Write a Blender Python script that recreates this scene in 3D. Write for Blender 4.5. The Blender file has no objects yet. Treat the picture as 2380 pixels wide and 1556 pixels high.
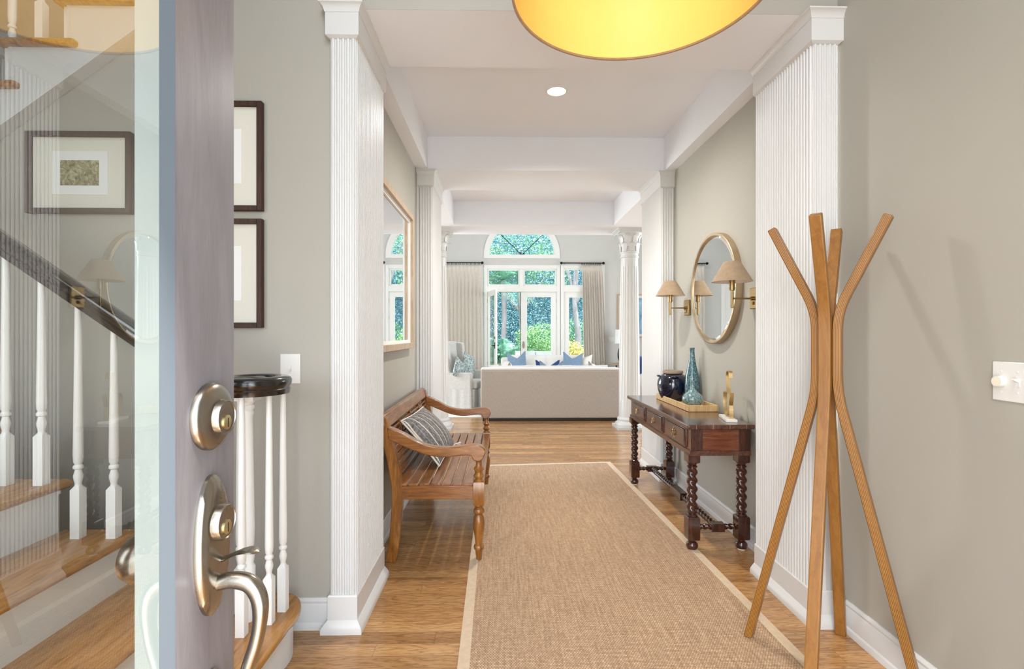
import bpy, bmesh, math, random
from mathutils import Vector, Matrix
random.seed(7)
C = bpy.context.scene
COL = C.collection
PI = math.pi

# ------------------------------------------------------------------ camera, world, lights, exposure
cam_d = bpy.data.cameras.new('camera')
cam_d.sensor_width = 36.0
cam_d.lens = 18.0
cam_d.shift_y = -1.0 / 2380
cam_d.clip_start = 0.02
cam = bpy.data.objects.new('camera', cam_d)
COL.objects.link(cam)
cam.location = (0, 0, 1.3)
cam.rotation_euler = (PI / 2, 0, -math.atan(24 / 1190.0))
C.camera = cam
C.view_settings.view_transform = 'Standard'
C.view_settings.look = 'None'
C.view_settings.exposure = 0.15
C.view_settings.gamma = 1.0
C.view_settings.use_curve_mapping = False

world = bpy.data.worlds.new('world')
C.world = world
world.use_nodes = True
wn, wl = world.node_tree.nodes, world.node_tree.links
wn.clear()
w_out = wn.new('ShaderNodeOutputWorld')
w_bg = wn.new('ShaderNodeBackground')
w_sky = wn.new('ShaderNodeTexSky')
w_sky.sky_type = 'NISHITA'
w_sky.sun_disc = False
w_sky.sun_elevation = math.radians(48)
w_sky.sun_rotation = math.radians(200)
w_sky.dust_density = 2.0
w_mix = wn.new('ShaderNodeMixRGB')
w_mix.inputs[0].default_value = 0.45
w_mix.inputs[2].default_value = (4.6, 5.0, 5.2, 1)
wl.new(w_sky.outputs[0], w_mix.inputs[1])
wl.new(w_mix.outputs[0], w_bg.inputs[0])
w_bg.inputs[1].default_value = 0.8
wl.new(w_bg.outputs[0], w_out.inputs[0])


def light(name, kind, loc, energy, color=(1, 1, 1), size=None, size_y=None, rot=None, aim=None, **kw):
    d = bpy.data.lights.new(name, kind)
    d.energy = energy
    d.color = color
    if kind == 'AREA':
        d.shape = 'RECTANGLE'
        d.size = size
        d.size_y = size_y or size
    for k, v in kw.items():
        setattr(d, k, v)
    o = bpy.data.objects.new(name, d)
    COL.objects.link(o)
    o.location = loc
    if aim is not None:
        o.rotation_euler = (Vector(aim) - Vector(loc)).to_track_quat('-Z', 'Y').to_euler()
    elif rot is not None:
        o.rotation_euler = rot
    return o


DAY = (0.88, 0.95, 1.0)
light('sun', 'SUN', (6, 20, 14), 12.0, (1.0, 0.97, 0.92), aim=(1.5, 24, 0), angle=math.radians(1.0))
# daylight at the front doorway; the window lights below it are added fill
light('front_doorway_daylight', 'AREA', (0.1, -0.35, 1.05), 33, DAY, 1.5, 1.9, aim=(0.45, 3.6, 2.5))
light('stair_fill_light', 'AREA', (-2.0, -0.09, 1.75), 0.8, DAY, 1.2, 1.7, aim=(-1.6, 3.0, 1.3))  # added to brighten the stairs behind the glass door
light('foyer_fill_light', 'AREA', (0.35, -0.08, 3.9), 15, DAY, 2.4, 1.7, aim=(0.3, 3.0, 1.9))  # added from above, its upper window is made up
light('living_left_fill_light', 'AREA', (-3.9, 8.0, 1.9), 168, (0.92, 0.965, 1.0), 3.3, 2.4, aim=(0.5, 6.8, 2.7))  # this pair is added to light the living room and bay
light('living_right_fill_light', 'AREA', (5.4, 8.0, 1.9), 168, (0.92, 0.965, 1.0), 3.3, 2.4, aim=(0.5, 6.8, 2.7))

# ------------------------------------------------------------------ colour and material helpers
def lin(c):
    def f(v):
        v = v / 255.0
        return v / 12.92 if v <= 0.04045 else ((v + 0.055) / 1.055) ** 2.4
    return (f(c[0]), f(c[1]), f(c[2]), 1.0)


class NT:
    def __init__(self, name):
        self.m = bpy.data.materials.new(name)
        self.m.use_nodes = True
        self.n = self.m.node_tree.nodes
        self.l = self.m.node_tree.links
        self.b = self.n['Principled BSDF']
        self.tc = self.n.new('ShaderNodeTexCoord')

    def new(self, t, **kw):
        x = self.n.new(t)
        for k, v in kw.items():
            setattr(x, k, v)
        return x

    def mapping(self, scale=(1, 1, 1), rot=(0, 0, 0), src='Object'):
        x = self.new('ShaderNodeMapping')
        x.inputs['Scale'].default_value = scale
        x.inputs['Rotation'].default_value = rot
        self.l.new(self.tc.outputs[src], x.inputs['Vector'])
        return x.outputs[0]

    def noise(self, vec, scale, detail=4, dist=0.0, rough=0.5):
        x = self.new('ShaderNodeTexNoise')
        x.inputs['Scale'].default_value = scale
        x.inputs['Detail'].default_value = detail
        x.inputs['Distortion'].default_value = dist
        x.inputs['Roughness'].default_value = rough
        if vec is not None:
            self.l.new(vec, x.inputs['Vector'])
        return x.outputs[0]

    def ramp(self, fac, stops):
        x = self.new('ShaderNodeValToRGB')
        e = x.color_ramp.elements
        while len(e) < len(stops):
            e.new(0.5)
        for i, (p, c) in enumerate(stops):
            e[i].position = p
            e[i].color = c
        self.l.new(fac, x.inputs[0])
        return x.outputs[0]

    def math(self, op, a, b=None, c=None):
        x = self.new('ShaderNodeMath', operation=op)
        for i, v in enumerate((a, b, c)):
            if v is None:
                continue
            if isinstance(v, (int, float)):
                x.inputs[i].default_value = v
            else:
                self.l.new(v, x.inputs[i])
        return x.outputs[0]

    def mix(self, fac, a, b, mode='MIX'):
        x = self.new('ShaderNodeMixRGB', blend_type=mode)
        for i, v in enumerate((fac, a, b)):
            if isinstance(v, (int, float)):
                x.inputs[i].default_value = v
            elif isinstance(v, tuple):
                x.inputs[i].default_value = v
            else:
                self.l.new(v, x.inputs[i])
        return x.outputs[0]

    def bump(self, h, strength=0.2, dist=0.01):
        x = self.new('ShaderNodeBump')
        x.inputs['Strength'].default_value = strength
        x.inputs['Distance'].default_value = dist
        self.l.new(h, x.inputs['Height'])
        self.l.new(x.outputs[0], self.b.inputs['Normal'])

    def set(self, **kw):
        for k, v in kw.items():
            k = k.replace('_', ' ')
            if isinstance(v, (int, float, tuple)):
                self.b.inputs[k].default_value = v
            else:
                self.l.new(v, self.b.inputs[k])
        return self


def paint(name, rgb, rough=0.55, var=0.03, bump=0.03):
    t = NT(name)
    c = lin(rgb)
    n = t.noise(t.mapping(), 1.7, 3)
    d = tuple(v * (1 - var) for v in c[:3]) + (1,)
    u = tuple(min(1, v * (1 + var)) for v in c[:3]) + (1,)
    t.set(Base_Color=t.ramp(n, [(0.3, d), (0.7, u)]), Roughness=rough)
    if bump:
        t.bump(t.noise(t.mapping(), 160, 2), bump, 0.002)
    return t.m


def metal(name, rgb, rough=0.25, var=0.15, metallic=1.0):
    t = NT(name)
    c = lin(rgb)
    n = t.noise(t.mapping(), 14, 4, 0.4)
    d = tuple(v * (1 - var) for v in c[:3]) + (1,)
    t.set(Base_Color=t.ramp(n, [(0.3, d), (0.7, c)]), Metallic=metallic,
          Roughness=t.math('MULTIPLY_ADD', n, 0.2, rough - 0.1))
    return t.m


def wood(name, dark, mid, light_, axis='X', s=1.0, rough=0.35, coat=0.25, contrast=1.0, bump=0.08):
    t = NT(name)
    k = {'X': (1.3, 11, 11), 'Y': (11, 1.3, 11), 'Z': (11, 11, 1.3)}[axis]
    v = t.mapping(tuple(x * s for x in k))
    n = t.noise(v, 2.2, 7, 1.1, 0.62)
    f = t.noise(t.mapping(tuple(x * s * 5 for x in k)), 3.0, 3)
    fac = t.math('ADD', t.math('MULTIPLY', n, 0.8), t.math('MULTIPLY', f, 0.2))
    lo, hi = 0.5 - 0.2 / contrast, 0.5 + 0.2 / contrast
    t.set(Base_Color=t.ramp(fac, [(lo, lin(dark)), (0.5, lin(mid)), (hi, lin(light_))]), Roughness=rough,
          Coat_Weight=coat, Coat_Roughness=0.15)
    t.bump(f, bump, 0.002)
    return t.m


def fabric(name, a, b, scale=260, rough=0.9, streak=(1, 1, 1), bump=0.25):
    t = NT(name)
    n1 = t.noise(t.mapping(streak), 40, 4)
    n2 = t.noise(t.mapping(), scale, 2)
    fac = t.math('ADD', t.math('MULTIPLY', n1, 0.6), t.math('MULTIPLY', n2, 0.4))
    t.set(Base_Color=t.ramp(fac, [(0.35, lin(a)), (0.65, lin(b))]), Roughness=rough, Sheen_Weight=0.15)
    t.bump(n2, bump, 0.003)
    return t.m


M = {}
M['wall'] = paint('greige_wall_paint', (174, 170, 159), 0.6, 0.02)
M['wall_living'] = paint('pale_grey_wall_paint', (207, 206, 201), 0.6, 0.02)
M['ceiling'] = paint('ceiling_paint', (240, 242, 246), 0.7, 0.01)
M['trim'] = paint('white_trim_paint', (218, 218, 216), 0.3, 0.01, 0.0)
M['white'] = paint('white_satin_paint', (240, 239, 235), 0.35, 0.01, 0.0)
M['plate'] = paint('white_plastic', (226, 224, 219), 0.3, 0.0, 0.0)
M['ivory'] = paint('ivory_plastic', (238, 226, 202), 0.35, 0.01, 0.0)
M['door'] = wood('brown_door_grey_sheen', (103, 99, 103), (119, 115, 119), (133, 129, 133), 'Z', 1.2, 0.35, 0.3, 0.7)  # base greyed to hold the reflected sheen on the brown door
M['lining'] = paint('pale_green_white_paint', (174, 179, 176), 0.4, 0.02, 0.0)
M['door_bead'] = paint('grey_blue_glazing_bead', (92, 100, 107), 0.35, 0.02, 0.0)
M['nickel'] = metal('brushed_nickel', (166, 159, 147), 0.26)
M['nickel_dark'] = metal('aged_nickel', (152, 144, 133), 0.27)
M['brass'] = metal('aged_brass', (172, 144, 98), 0.34)
M['champagne'] = metal('champagne_metal', (206, 186, 156), 0.36)
M['bronze'] = metal('old_bronze', (164, 138, 100), 0.36)
M['pale_gold'] = metal('pale_brushed_gold', (222, 194, 140), 0.35)
M['keyway'] = metal('yellow_brass_keyway', (220, 204, 156), 0.3)
M['black'] = paint('black_void', (14, 12, 11), 0.5, 0.0, 0.0)
M['iron'] = metal('dark_iron', (52, 50, 48), 0.4, 0.1)
M['rail'] = wood('black_brown_handrail', (9, 7, 6), (14, 11, 10), (24, 18, 15), 'X', 1.5, 0.2, 0.7)
M['oak'] = wood('golden_oak_tread', (124, 78, 28), (170, 116, 48), (192, 142, 74), 'Y', 1.6, 0.25, 0.4, 1.1)
M['frame_brown'] = wood('dark_brown_picture_frame', (36, 18, 12), (58, 31, 20), (82, 48, 32), 'Z', 2.0, 0.6, 0.0)
M['mat_cream'] = paint('cream_mount', (222, 219, 206), 0.8, 0.01, 0.0)
M['mat_white'] = paint('white_mount', (236, 236, 233), 0.8, 0.01, 0.0)
M['teak_x'] = wood('teak_across', (88, 50, 17), (138, 85, 33), (172, 117, 56), 'X', 1.3, 0.28, 0.4)
M['teak_y'] = wood('teak_along', (88, 50, 22), (134, 84, 42), (168, 120, 74), 'Y', 1.3, 0.28, 0.4)
M['teak_z'] = wood('teak_upright', (88, 50, 16), (138, 86, 32), (172, 118, 54), 'Z', 1.3, 0.28, 0.4)
M['mahog_y'] = wood('dark_mahogany_along', (50, 27, 20), (80, 47, 36), (106, 70, 54), 'Y', 1.2, 0.22, 0.55)
M['mahog_x'] = wood('dark_mahogany_across', (62, 28, 12), (104, 52, 26), (134, 78, 46), 'X', 1.2, 0.22, 0.5)
M['mahog_z'] = wood('dark_mahogany_turned', (34, 14, 9), (58, 27, 17), (82, 42, 28), 'Z', 1.2, 0.2, 0.6)
M['ply_face'] = wood('beech_ply_face', (116, 73, 28), (144, 97, 42), (162, 115, 56), 'Z', 1.5, 0.38, 0.15, 0.7)
M['frame_oak'] = wood('washed_oak_frame', (164, 138, 110), (188, 164, 138), (208, 188, 164), 'Z', 1.8, 0.5, 0.05)
M['rattan'] = wood('pale_rattan_strips', (176, 138, 86), (206, 170, 116), (226, 196, 146), 'Z', 3.0, 0.6, 0.0, 1.2)
M['shade'] = fabric('taupe_linen_shade', (156, 133, 106), (170, 147, 120), 420)
M['shade_in'] = fabric('pale_shade_lining', (206, 190, 176), (226, 212, 198), 420)
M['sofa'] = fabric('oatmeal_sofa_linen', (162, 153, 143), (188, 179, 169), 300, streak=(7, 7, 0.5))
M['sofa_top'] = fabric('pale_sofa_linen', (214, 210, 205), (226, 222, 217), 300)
M['slip'] = fabric('white_slipcover_linen', (188, 186, 180), (205, 202, 197), 300)
M['curtain'] = fabric('beige_curtain_linen', (226, 218, 208), (240, 233, 224), 350)
_t = M['curtain'].node_tree
_tr = _t.nodes.new('ShaderNodeBsdfTranslucent')
_tr.inputs[0].default_value = lin((226, 210, 190))
_mx = _t.nodes.new('ShaderNodeMixShader')
_mx.inputs[0].default_value = 0.12
_t.links.new(_t.nodes['Principled BSDF'].outputs[0], _mx.inputs[1])
_t.links.new(_tr.outputs[0], _mx.inputs[2])
_t.links.new(_mx.outputs[0], _t.nodes['Material Output'].inputs[0])
M['pillow_blue'] = fabric('slate_blue_velvet', (104, 126, 150), (128, 150, 174), 200)
M['pillow_navy'] = fabric('navy_velvet', (28, 52, 104), (40, 68, 124), 200)
M['pillow_grey'] = fabric('grey_blue_linen', (104, 124, 142), (126, 144, 158), 200)
M['pillow_taupe'] = fabric('taupe_linen', (128, 120, 110), (150, 142, 132), 200)
M['pillow_cream'] = fabric('cream_linen', (214, 208, 198), (230, 224, 214), 200)
M['lamp_white'] = fabric('white_lamp_shade', (240, 240, 238), (246, 246, 244), 400)
M['marble'] = paint('white_marble', (236, 232, 226), 0.25, 0.05, 0.0)
M['bind'] = fabric('beige_rug_binding', (196, 172, 142), (210, 188, 158), 500)
M['living_rug'] = fabric('pale_living_rug', (206, 200, 190), (220, 215, 206), 120)
M['bark'] = wood('bark', (96, 94, 98), (128, 126, 130), (156, 154, 156), 'Z', 0.4, 0.9, 0.0, 1.0, 0.5)


def mat_floor():
    t = NT('oak_strip_floor')
    sep = t.new('ShaderNodeSeparateXYZ')
    t.l.new(t.tc.outputs['Object'], sep.inputs[0])
    x, y = sep.outputs[0], sep.outputs[1]
    W, L = 0.083, 1.15
    row = t.math('FLOOR', t.math('DIVIDE', y, W))
    wn1 = t.new('ShaderNodeTexWhiteNoise', noise_dimensions='1D')
    t.l.new(row, wn1.inputs['W'])
    xo = t.math('DIVIDE', t.math('ADD', x, t.math('MULTIPLY', wn1.outputs[0], 5.0)), L)
    pid = t.math('FLOOR', xo)
    comb = t.new('ShaderNodeCombineXYZ')
    t.l.new(row, comb.inputs[0])
    t.l.new(pid, comb.inputs[1])
    wn2 = t.new('ShaderNodeTexWhiteNoise', noise_dimensions='2D')
    t.l.new(comb.outputs[0], wn2.inputs['Vector'])
    rnd = wn2.outputs[0]
    wn3 = t.new('ShaderNodeTexWhiteNoise', noise_dimensions='3D')
    t.l.new(comb.outputs[0], wn3.inputs['Vector'])
    rnd2 = wn3.outputs[0]
    # cathedral grain: contours of a long paraboloid, wobbled, different on every strip
    px = t.math('ADD', x, t.math('MULTIPLY', rnd, 37.0))
    py = t.math('ADD', t.math('SUBTRACT', t.math('FRACT', t.math('DIVIDE', y, W)), 0.5), t.math('MULTIPLY_ADD', rnd2, 1.1, -0.55))
    gv = t.new('ShaderNodeCombineXYZ')
    t.l.new(t.math('MULTIPLY', px, 1.7), gv.inputs[0])
    t.l.new(t.math('MULTIPLY', py, 0.9), gv.inputs[1])
    t.l.new(t.math('MULTIPLY', rnd2, 13.0), gv.inputs[2])
    nz = t.noise(gv.outputs[0], 1.6, 5, 0.0, 0.55)
    f = t.math('ADD', t.math('MULTIPLY', t.math('MULTIPLY', py, py), 1.6), t.math('MULTIPLY', nz, 2.6))
    ring = t.math('MULTIPLY_ADD', t.math('SINE', t.math('MULTIPLY', f, 21.0)), 0.5, 0.5)
    ring = t.math('POWER', ring, 2.6)
    fine = t.noise(t.mapping((9, 150, 1)), 2.0, 4, 0.3)
    soft = t.noise(t.mapping((2.2, 14, 1)), 1.0, 3, 0.5)
    base = t.ramp(t.math('ADD', t.math('MULTIPLY', fine, 0.6), t.math('MULTIPLY', soft, 0.4)), [(0.3, lin((166, 119, 70))), (0.5, lin((198, 153, 100))), (0.72, lin((214, 175, 126)))])
    base = t.mix(t.math('MULTIPLY', t.math('MULTIPLY', ring, t.math('MULTIPLY_ADD', fine, 0.5, 0.4)), 0.75), base, lin((112, 72, 38)))
    tone = t.ramp(rnd, [(0.0, lin((208, 198, 190))), (0.5, lin((236, 230, 224))), (1.0, lin((255, 252, 248)))])
    col = t.mix(1.0, base, tone, 'MULTIPLY')
    fy = t.math('FRACT', t.math('DIVIDE', y, W))
    fx = t.math('FRACT', xo)
    gap = t.math('MAXIMUM', t.math('GREATER_THAN', fy, 0.978), t.math('GREATER_THAN', fx, 0.9985))
    col = t.mix(t.math('MULTIPLY', gap, 0.55), col, lin((70, 44, 26)))
    t.set(Base_Color=col, Roughness=t.math('MULTIPLY_ADD', fine, 0.14, 0.17), Coat_Weight=0.25, Coat_Roughness=0.12)
    t.bump(t.math('SUBTRACT', t.math('MULTIPLY', fine, 0.15), gap), 0.12, 0.002)
    return t.m


def mat_sisal():
    t = NT('sisal_weave')
    v = t.mapping((1, 1, 1))
    br = t.new('ShaderNodeTexBrick', offset=0.5)
    br.inputs['Scale'].default_value = 1.0
    br.inputs['Brick Width'].default_value = 0.011
    br.inputs['Row Height'].default_value = 0.0085
    br.inputs['Mortar Size'].default_value = 0.0016
    br.inputs['Mortar Smooth'].default_value = 0.8
    br.inputs['Color1'].default_value = lin((226, 198, 166))
    br.inputs['Color2'].default_value = lin((200, 167, 135))
    br.inputs['Mortar'].default_value = lin((146, 116, 90))
    t.l.new(v, br.inputs['Vector'])
    st = t.noise(t.mapping((70, 3, 1)), 1.5, 4, 0.2)
    tone = t.ramp(st, [(0.3, lin((222, 214, 206))), (0.7, lin((255, 252, 248)))])
    t.set(Base_Color=t.mix(1.0, br.outputs['Color'], tone, 'MULTIPLY'), Roughness=0.85)
    t.bump(t.math('SUBTRACT', 1.0, br.outputs['Fac']), 0.7, 0.004)
    return t.m


def mat_ply_edge():
    t = NT('layered_ply_edge')
    uv = t.new('ShaderNodeSeparateXYZ')
    t.l.new(t.tc.outputs['UV'], uv.inputs[0])
    f = t.math('FRACT', t.math('MULTIPLY', uv.outputs[0], 5.999))
    n = t.noise(t.mapping((20, 20, 3)), 3, 4)
    a = t.mix(n, lin((106, 64, 20)), lin((130, 83, 29)))
    b = t.mix(n, lin((154, 106, 40)), lin((178, 130, 58)))
    t.set(Base_Color=t.mix(t.math('GREATER_THAN', f, 0.55), a, b), Roughness=0.38, Coat_Weight=0.2)
    return t.m


def mat_glass(name='clear_glass', f0=0.05, tint=(245, 250, 248)):
    t = NT(name)
    t.n.remove(t.b)
    out = t.n['Material Output']
    tr = t.new('ShaderNodeBsdfTransparent')
    tr.inputs[0].default_value = lin(tint)
    gl = t.new('ShaderNodeBsdfGlossy')
    gl.inputs['Roughness'].default_value = 0.0
    ge = t.new('ShaderNodeNewGeometry')
    dp = t.new('ShaderNodeVectorMath', operation='DOT_PRODUCT')
    t.l.new(ge.outputs['Incoming'], dp.inputs[0])
    t.l.new(ge.outputs['Normal'], dp.inputs[1])
    k = t.math('POWER', t.math('SUBTRACT', 1.0, t.math('ABSOLUTE', dp.outputs['Value'])), 5.0)
    fr = t.math('MULTIPLY_ADD', k, 1.0 - f0, f0)
    mx = t.new('ShaderNodeMixShader')
    t.l.new(fr, mx.inputs[0])
    t.l.new(tr.outputs[0], mx.inputs[1])
    t.l.new(gl.outputs[0], mx.inputs[2])
    t.l.new(mx.outputs[0], out.inputs[0])
    return t.m


def mat_emit(name, rgb, strength):
    t = NT(name)
    t.set(Base_Color=lin(rgb), Emission_Color=lin(rgb), Emission_Strength=float(strength))
    return t.m


def mat_mirror():
    t = NT('mirror_silver')
    n = t.noise(t.mapping(), 3, 2)
    t.set(Base_Color=t.ramp(n, [(0, (0.86, 0.88, 0.88, 1)), (1, (0.9, 0.91, 0.91, 1))]), Metallic=1.0, Roughness=0.01)
    return t.m


def mat_glaze(name, stops, scale, rough=0.12, coat=0.6, dist=0.4):
    t = NT(name)
    n = t.noise(t.mapping(), scale, 6, dist, 0.65)
    t.set(Base_Color=t.ramp(n, stops), Roughness=rough, Coat_Weight=coat, Coat_Roughness=0.05)
    return t.m


def mat_stripe_pillow():
    t = NT('charcoal_stripe_weave')
    sep = t.new('ShaderNodeSeparateXYZ')
    t.l.new(t.tc.outputs['Object'], sep.inputs[0])
    n = t.noise(t.mapping(), 60, 4)
    nn = t.noise(t.mapping(), 6, 2)
    x = t.math('ADD', sep.outputs[0], t.math('MULTIPLY', nn, 0.018))
    base = t.ramp(n, [(0.3, lin((62, 61, 62))), (0.7, lin((138, 136, 136)))])
    f = t.math('FRACT', t.math('DIVIDE', x, 0.085))
    s1 = t.math('LESS_THAN', t.math('ABSOLUTE', t.math('SUBTRACT', f, 0.5)), 0.05)
    f2 = t.math('FRACT', t.math('DIVIDE', x, 0.057))
    s2 = t.math('LESS_THAN', t.math('ABSOLUTE', t.math('SUBTRACT', f2, 0.4)), 0.035)
    brk = t.math('GREATER_THAN', t.noise(t.mapping((30, 4, 60)), 2.0, 2), 0.30)
    c = t.mix(t.math('MULTIPLY', s1, brk), base, lin((214, 204, 184)))
    c = t.mix(t.math('MULTIPLY', s2, 0.7), c, lin((176, 172, 166)))
    t.set(Base_Color=c, Roughness=0.9)
    t.bump(n, 0.3, 0.003)
    return t.m


def mat_photo():
    """A small woodland photograph: tangled branches over dull green ground."""
    t = NT('woodland_print')
    n = t.noise(t.mapping((1, 1, 1)), 26, 5, 2.5, 0.7)
    c = t.ramp(n, [(0.30, lin((58, 46, 36))), (0.45, lin((122, 112, 76))), (0.55, lin((160, 154, 112))), (0.7, lin((206, 202, 176)))])
    t.set(Base_Color=c, Roughness=0.6)
    return t.m


def mat_leaf(name, a, b, c):
    t = NT(name)
    n = t.noise(t.mapping(), 6.0, 5, 0.0, 0.7)
    oi = t.new('ShaderNodeObjectInfo')
    t.set(Base_Color=t.ramp(n, [(0.3, lin(a)), (0.5, lin(b)), (0.72, lin(c))]), Roughness=0.5)
    t.b.inputs['Transmission Weight'].default_value = 0.0
    return t.m


def mat_art():
    t = NT('blue_abstract_print')
    n = t.noise(t.mapping((1, 1, 0.5)), 5, 4, 1.0)
    t.set(Base_Color=t.ramp(n, [(0.3, lin((96, 140, 178))), (0.5, lin((140, 180, 208))), (0.7, lin((206, 222, 230)))]), Roughness=0.5)
    return t.m


M['floor'] = mat_floor()
M['sisal'] = mat_sisal()
M['ply_edge'] = mat_ply_edge()
M['glass'] = mat_glass()
M['door_glass'] = mat_glass('double_glazed_door_glass', 0.23)
M['mirror'] = mat_mirror()
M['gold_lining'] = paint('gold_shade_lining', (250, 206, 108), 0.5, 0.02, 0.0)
M['drum_out'] = fabric('tan_drum_shade', (150, 118, 84), (168, 136, 100), 300)
M['navy_glaze'] = mat_glaze('navy_stoneware_glaze', [(0.3, lin((6, 8, 22))), (0.55, lin((16, 22, 48))), (0.75, lin((44, 54, 78)))], 7, 0.1, 0.8)
M['rim_clay'] = paint('sandy_clay_rim', (156, 138, 118), 0.7, 0.08)
M['bud_glaze'] = mat_glaze('grey_teal_crackle_glaze', [(0.32, lin((58, 84, 90))), (0.46, lin((92, 132, 138))), (0.58, lin((140, 158, 156))), (0.7, lin((152, 138, 118)))], 70, 0.18, 0.6)
M['teal_glaze'] = mat_glaze('teal_crackle_glaze', [(0.32, lin((42, 54, 56))), (0.48, lin((64, 98, 106))), (0.6, lin((104, 142, 148))), (0.72, lin((140, 142, 130)))], 75, 0.18, 0.6)
M['stripe_pillow'] = mat_stripe_pillow()
M['photo'] = mat_photo()
M['art'] = mat_art()
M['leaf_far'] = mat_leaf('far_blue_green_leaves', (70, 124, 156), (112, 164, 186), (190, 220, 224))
M['leaf_dark'] = mat_leaf('dark_oak_leaves', (44, 94, 122), (92, 148, 166), (190, 222, 222))
M['leaf_mid'] = mat_leaf('mid_green_leaves', (56, 106, 90), (106, 158, 122), (188, 214, 174))
M['leaf_bright'] = mat_leaf('bright_shrub_leaves', (66, 126, 82), (124, 174, 110), (200, 222, 160))
M['leaf_palm'] = mat_leaf('palm_fronds', (52, 104, 96), (92, 148, 126), (166, 200, 172))
M['leaf_yellow'] = mat_leaf('yellow_leaves', (196, 176, 90), (222, 206, 122), (184, 200, 128))
M['grass'] = paint('lawn', (104, 128, 84), 0.9, 0.2)
M['patio'] = paint('pale_patio_stone', (206, 202, 194), 0.8, 0.05)
M['bulb'] = mat_emit('lit_lens', (255, 246, 226), 7.0)

# ------------------------------------------------------------------ mesh helpers
ROOT = {}


class MB:
    """collects shapes (world coordinates) and links them as ONE mesh object"""
    def __init__(self):
        self.v, self.f, self.uv = [], [], {}

    def add(self, vs, fs):
        o = len(self.v)
        self.v += [Vector(p) for p in vs]
        self.f += [tuple(i + o for i in f) for f in fs]
        return self

    def box(self, a, b):
        x0, y0, z0 = (min(a[i], b[i]) for i in range(3))
        x1, y1, z1 = (max(a[i], b[i]) for i in range(3))
        return self.add([(x0, y0, z0), (x1, y0, z0), (x1, y1, z0), (x0, y1, z0), (x0, y0, z1), (x1, y0, z1), (x1, y1, z1), (x0, y1, z1)],
                        [(0, 3, 2, 1), (4, 5, 6, 7), (0, 1, 5, 4), (1, 2, 6, 5), (2, 3, 7, 6), (3, 0, 4, 7)])

    def rings(self, rings, cap0=True, cap1=True, closed=True):
        n = len(rings[0])
        vs = [p for r in rings for p in r]
        fs = []
        for i in range(len(rings) - 1):
            for j in range(n if closed else n - 1):
                a, b = i * n + j, i * n + (j + 1) % n
                fs.append((a, b, b + n, a + n))
        if cap0:
            fs.append(tuple(reversed(range(n))))
        if cap1:
            k = (len(rings) - 1) * n
            fs.append(tuple(range(k, k + n)))
        return self.add(vs, fs)

    def lathe(self, prof, c=(0, 0, 0), n=32, axis='Z', mat=None, cap=True):
        rings = []
        for r, h in prof:
            ring = []
            for k in range(n):
                a = 2 * PI * k / n
                p = Vector((r * math.cos(a), r * math.sin(a), h))
                if axis == 'X':
                    p = Vector((h, p.x, p.y))
                elif axis == 'Y':
                    p = Vector((p.y, h, p.x))
                if mat:
                    p = mat @ p
                ring.append(p + Vector(c))
            rings.append(ring)
        return self.rings(rings, cap, cap)

    def prism(self, poly, a, b, axis='Z'):
        """extrude a 2D polygon; axis Z: (x,y), axis X: (y,z), axis Y: (x,z)"""
        def P(p, h):
            return {'Z': (p[0], p[1], h), 'X': (h, p[0], p[1]), 'Y': (p[0], h, p[1])}[axis]
        return self.rings([[P(p, a) for p in poly], [P(p, b) for p in poly]])

    def tube(self, path, r, n=12, cap=True):
        path = [Vector(p) for p in path]
        rr = r if isinstance(r, (list, tuple)) else [r] * len(path)
        t0 = (path[1] - path[0]).normalized()
        up = Vector((0, 0, 1)) if abs(t0.z) < 0.9 else Vector((1, 0, 0))
        nrm = t0.cross(up).normalized()
        rings = []
        for i, p in enumerate(path):
            t = (path[min(i + 1, len(path) - 1)] - path[max(i - 1, 0)]).normalized()
            nrm = (nrm - t * nrm.dot(t)).normalized()
            bi = t.cross(nrm)
            rings.append([p + (nrm * math.cos(2 * PI * k / n) + bi * math.sin(2 * PI * k / n)) * rr[i] for k in range(n)])
        return self.rings(rings, cap, cap)

    def sweep(self, prof, path, up=(0, 0, 1), scales=None, cap=True):
        """sweep a 2D profile (side, up) along a path keeping 'up'"""
        path = [Vector(p) for p in path]
        rings = []
        for i, p in enumerate(path):
            t = (path[min(i + 1, len(path) - 1)] - path[max(i - 1, 0)]).normalized()
            u = Vector(up)
            side = t.cross(u).normalized()
            u2 = side.cross(t).normalized()
            s = scales[i] if scales else 1
            rings.append([p + side * a * s + u2 * b * s for a, b in prof])
        return self.rings(rings, cap, cap)

    def build(self, name, mat, parent=None, loc=None, smooth=40, bevel=0, seg=2, mods=None):
        if parent is not None:
            base = ROOT[parent.name]
        else:
            base = Vector(loc) if loc is not None else Vector((0, 0, 0))
        me = bpy.data.meshes.new(name)
        me.from_pydata([p - base for p in self.v], [], self.f)
        me.validate()
        bm = bmesh.new()
        bm.from_mesh(me)
        bmesh.ops.recalc_face_normals(bm, faces=bm.faces)
        bm.to_mesh(me)
        bm.free()
        mats = mat if isinstance(mat, (list, tuple)) else [mat]
        for m_ in mats:
            me.materials.append(m_)
        if smooth:
            me.polygons.foreach_set('use_smooth', [True] * len(me.polygons))
            try:
                me.set_sharp_from_angle(angle=math.radians(smooth))
            except Exception:
                pass
        o = bpy.data.objects.new(name, me)
        COL.objects.link(o)
        if parent is not None:
            o.parent = parent
        else:
            o.location = base
        ROOT[o.name] = base
        if bevel:
            b = o.modifiers.new('bevel', 'BEVEL')
            b.width = bevel
            b.segments = seg
            b.limit_method = 'ANGLE'
            b.angle_limit = math.radians(35)
        return o


def tag(o, label, cat, group=None, kind=None):
    o['label'] = label
    if cat:
        o['category'] = cat
    if group:
        o['group'] = group
    if kind:
        o['kind'] = kind
    return o


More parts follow.
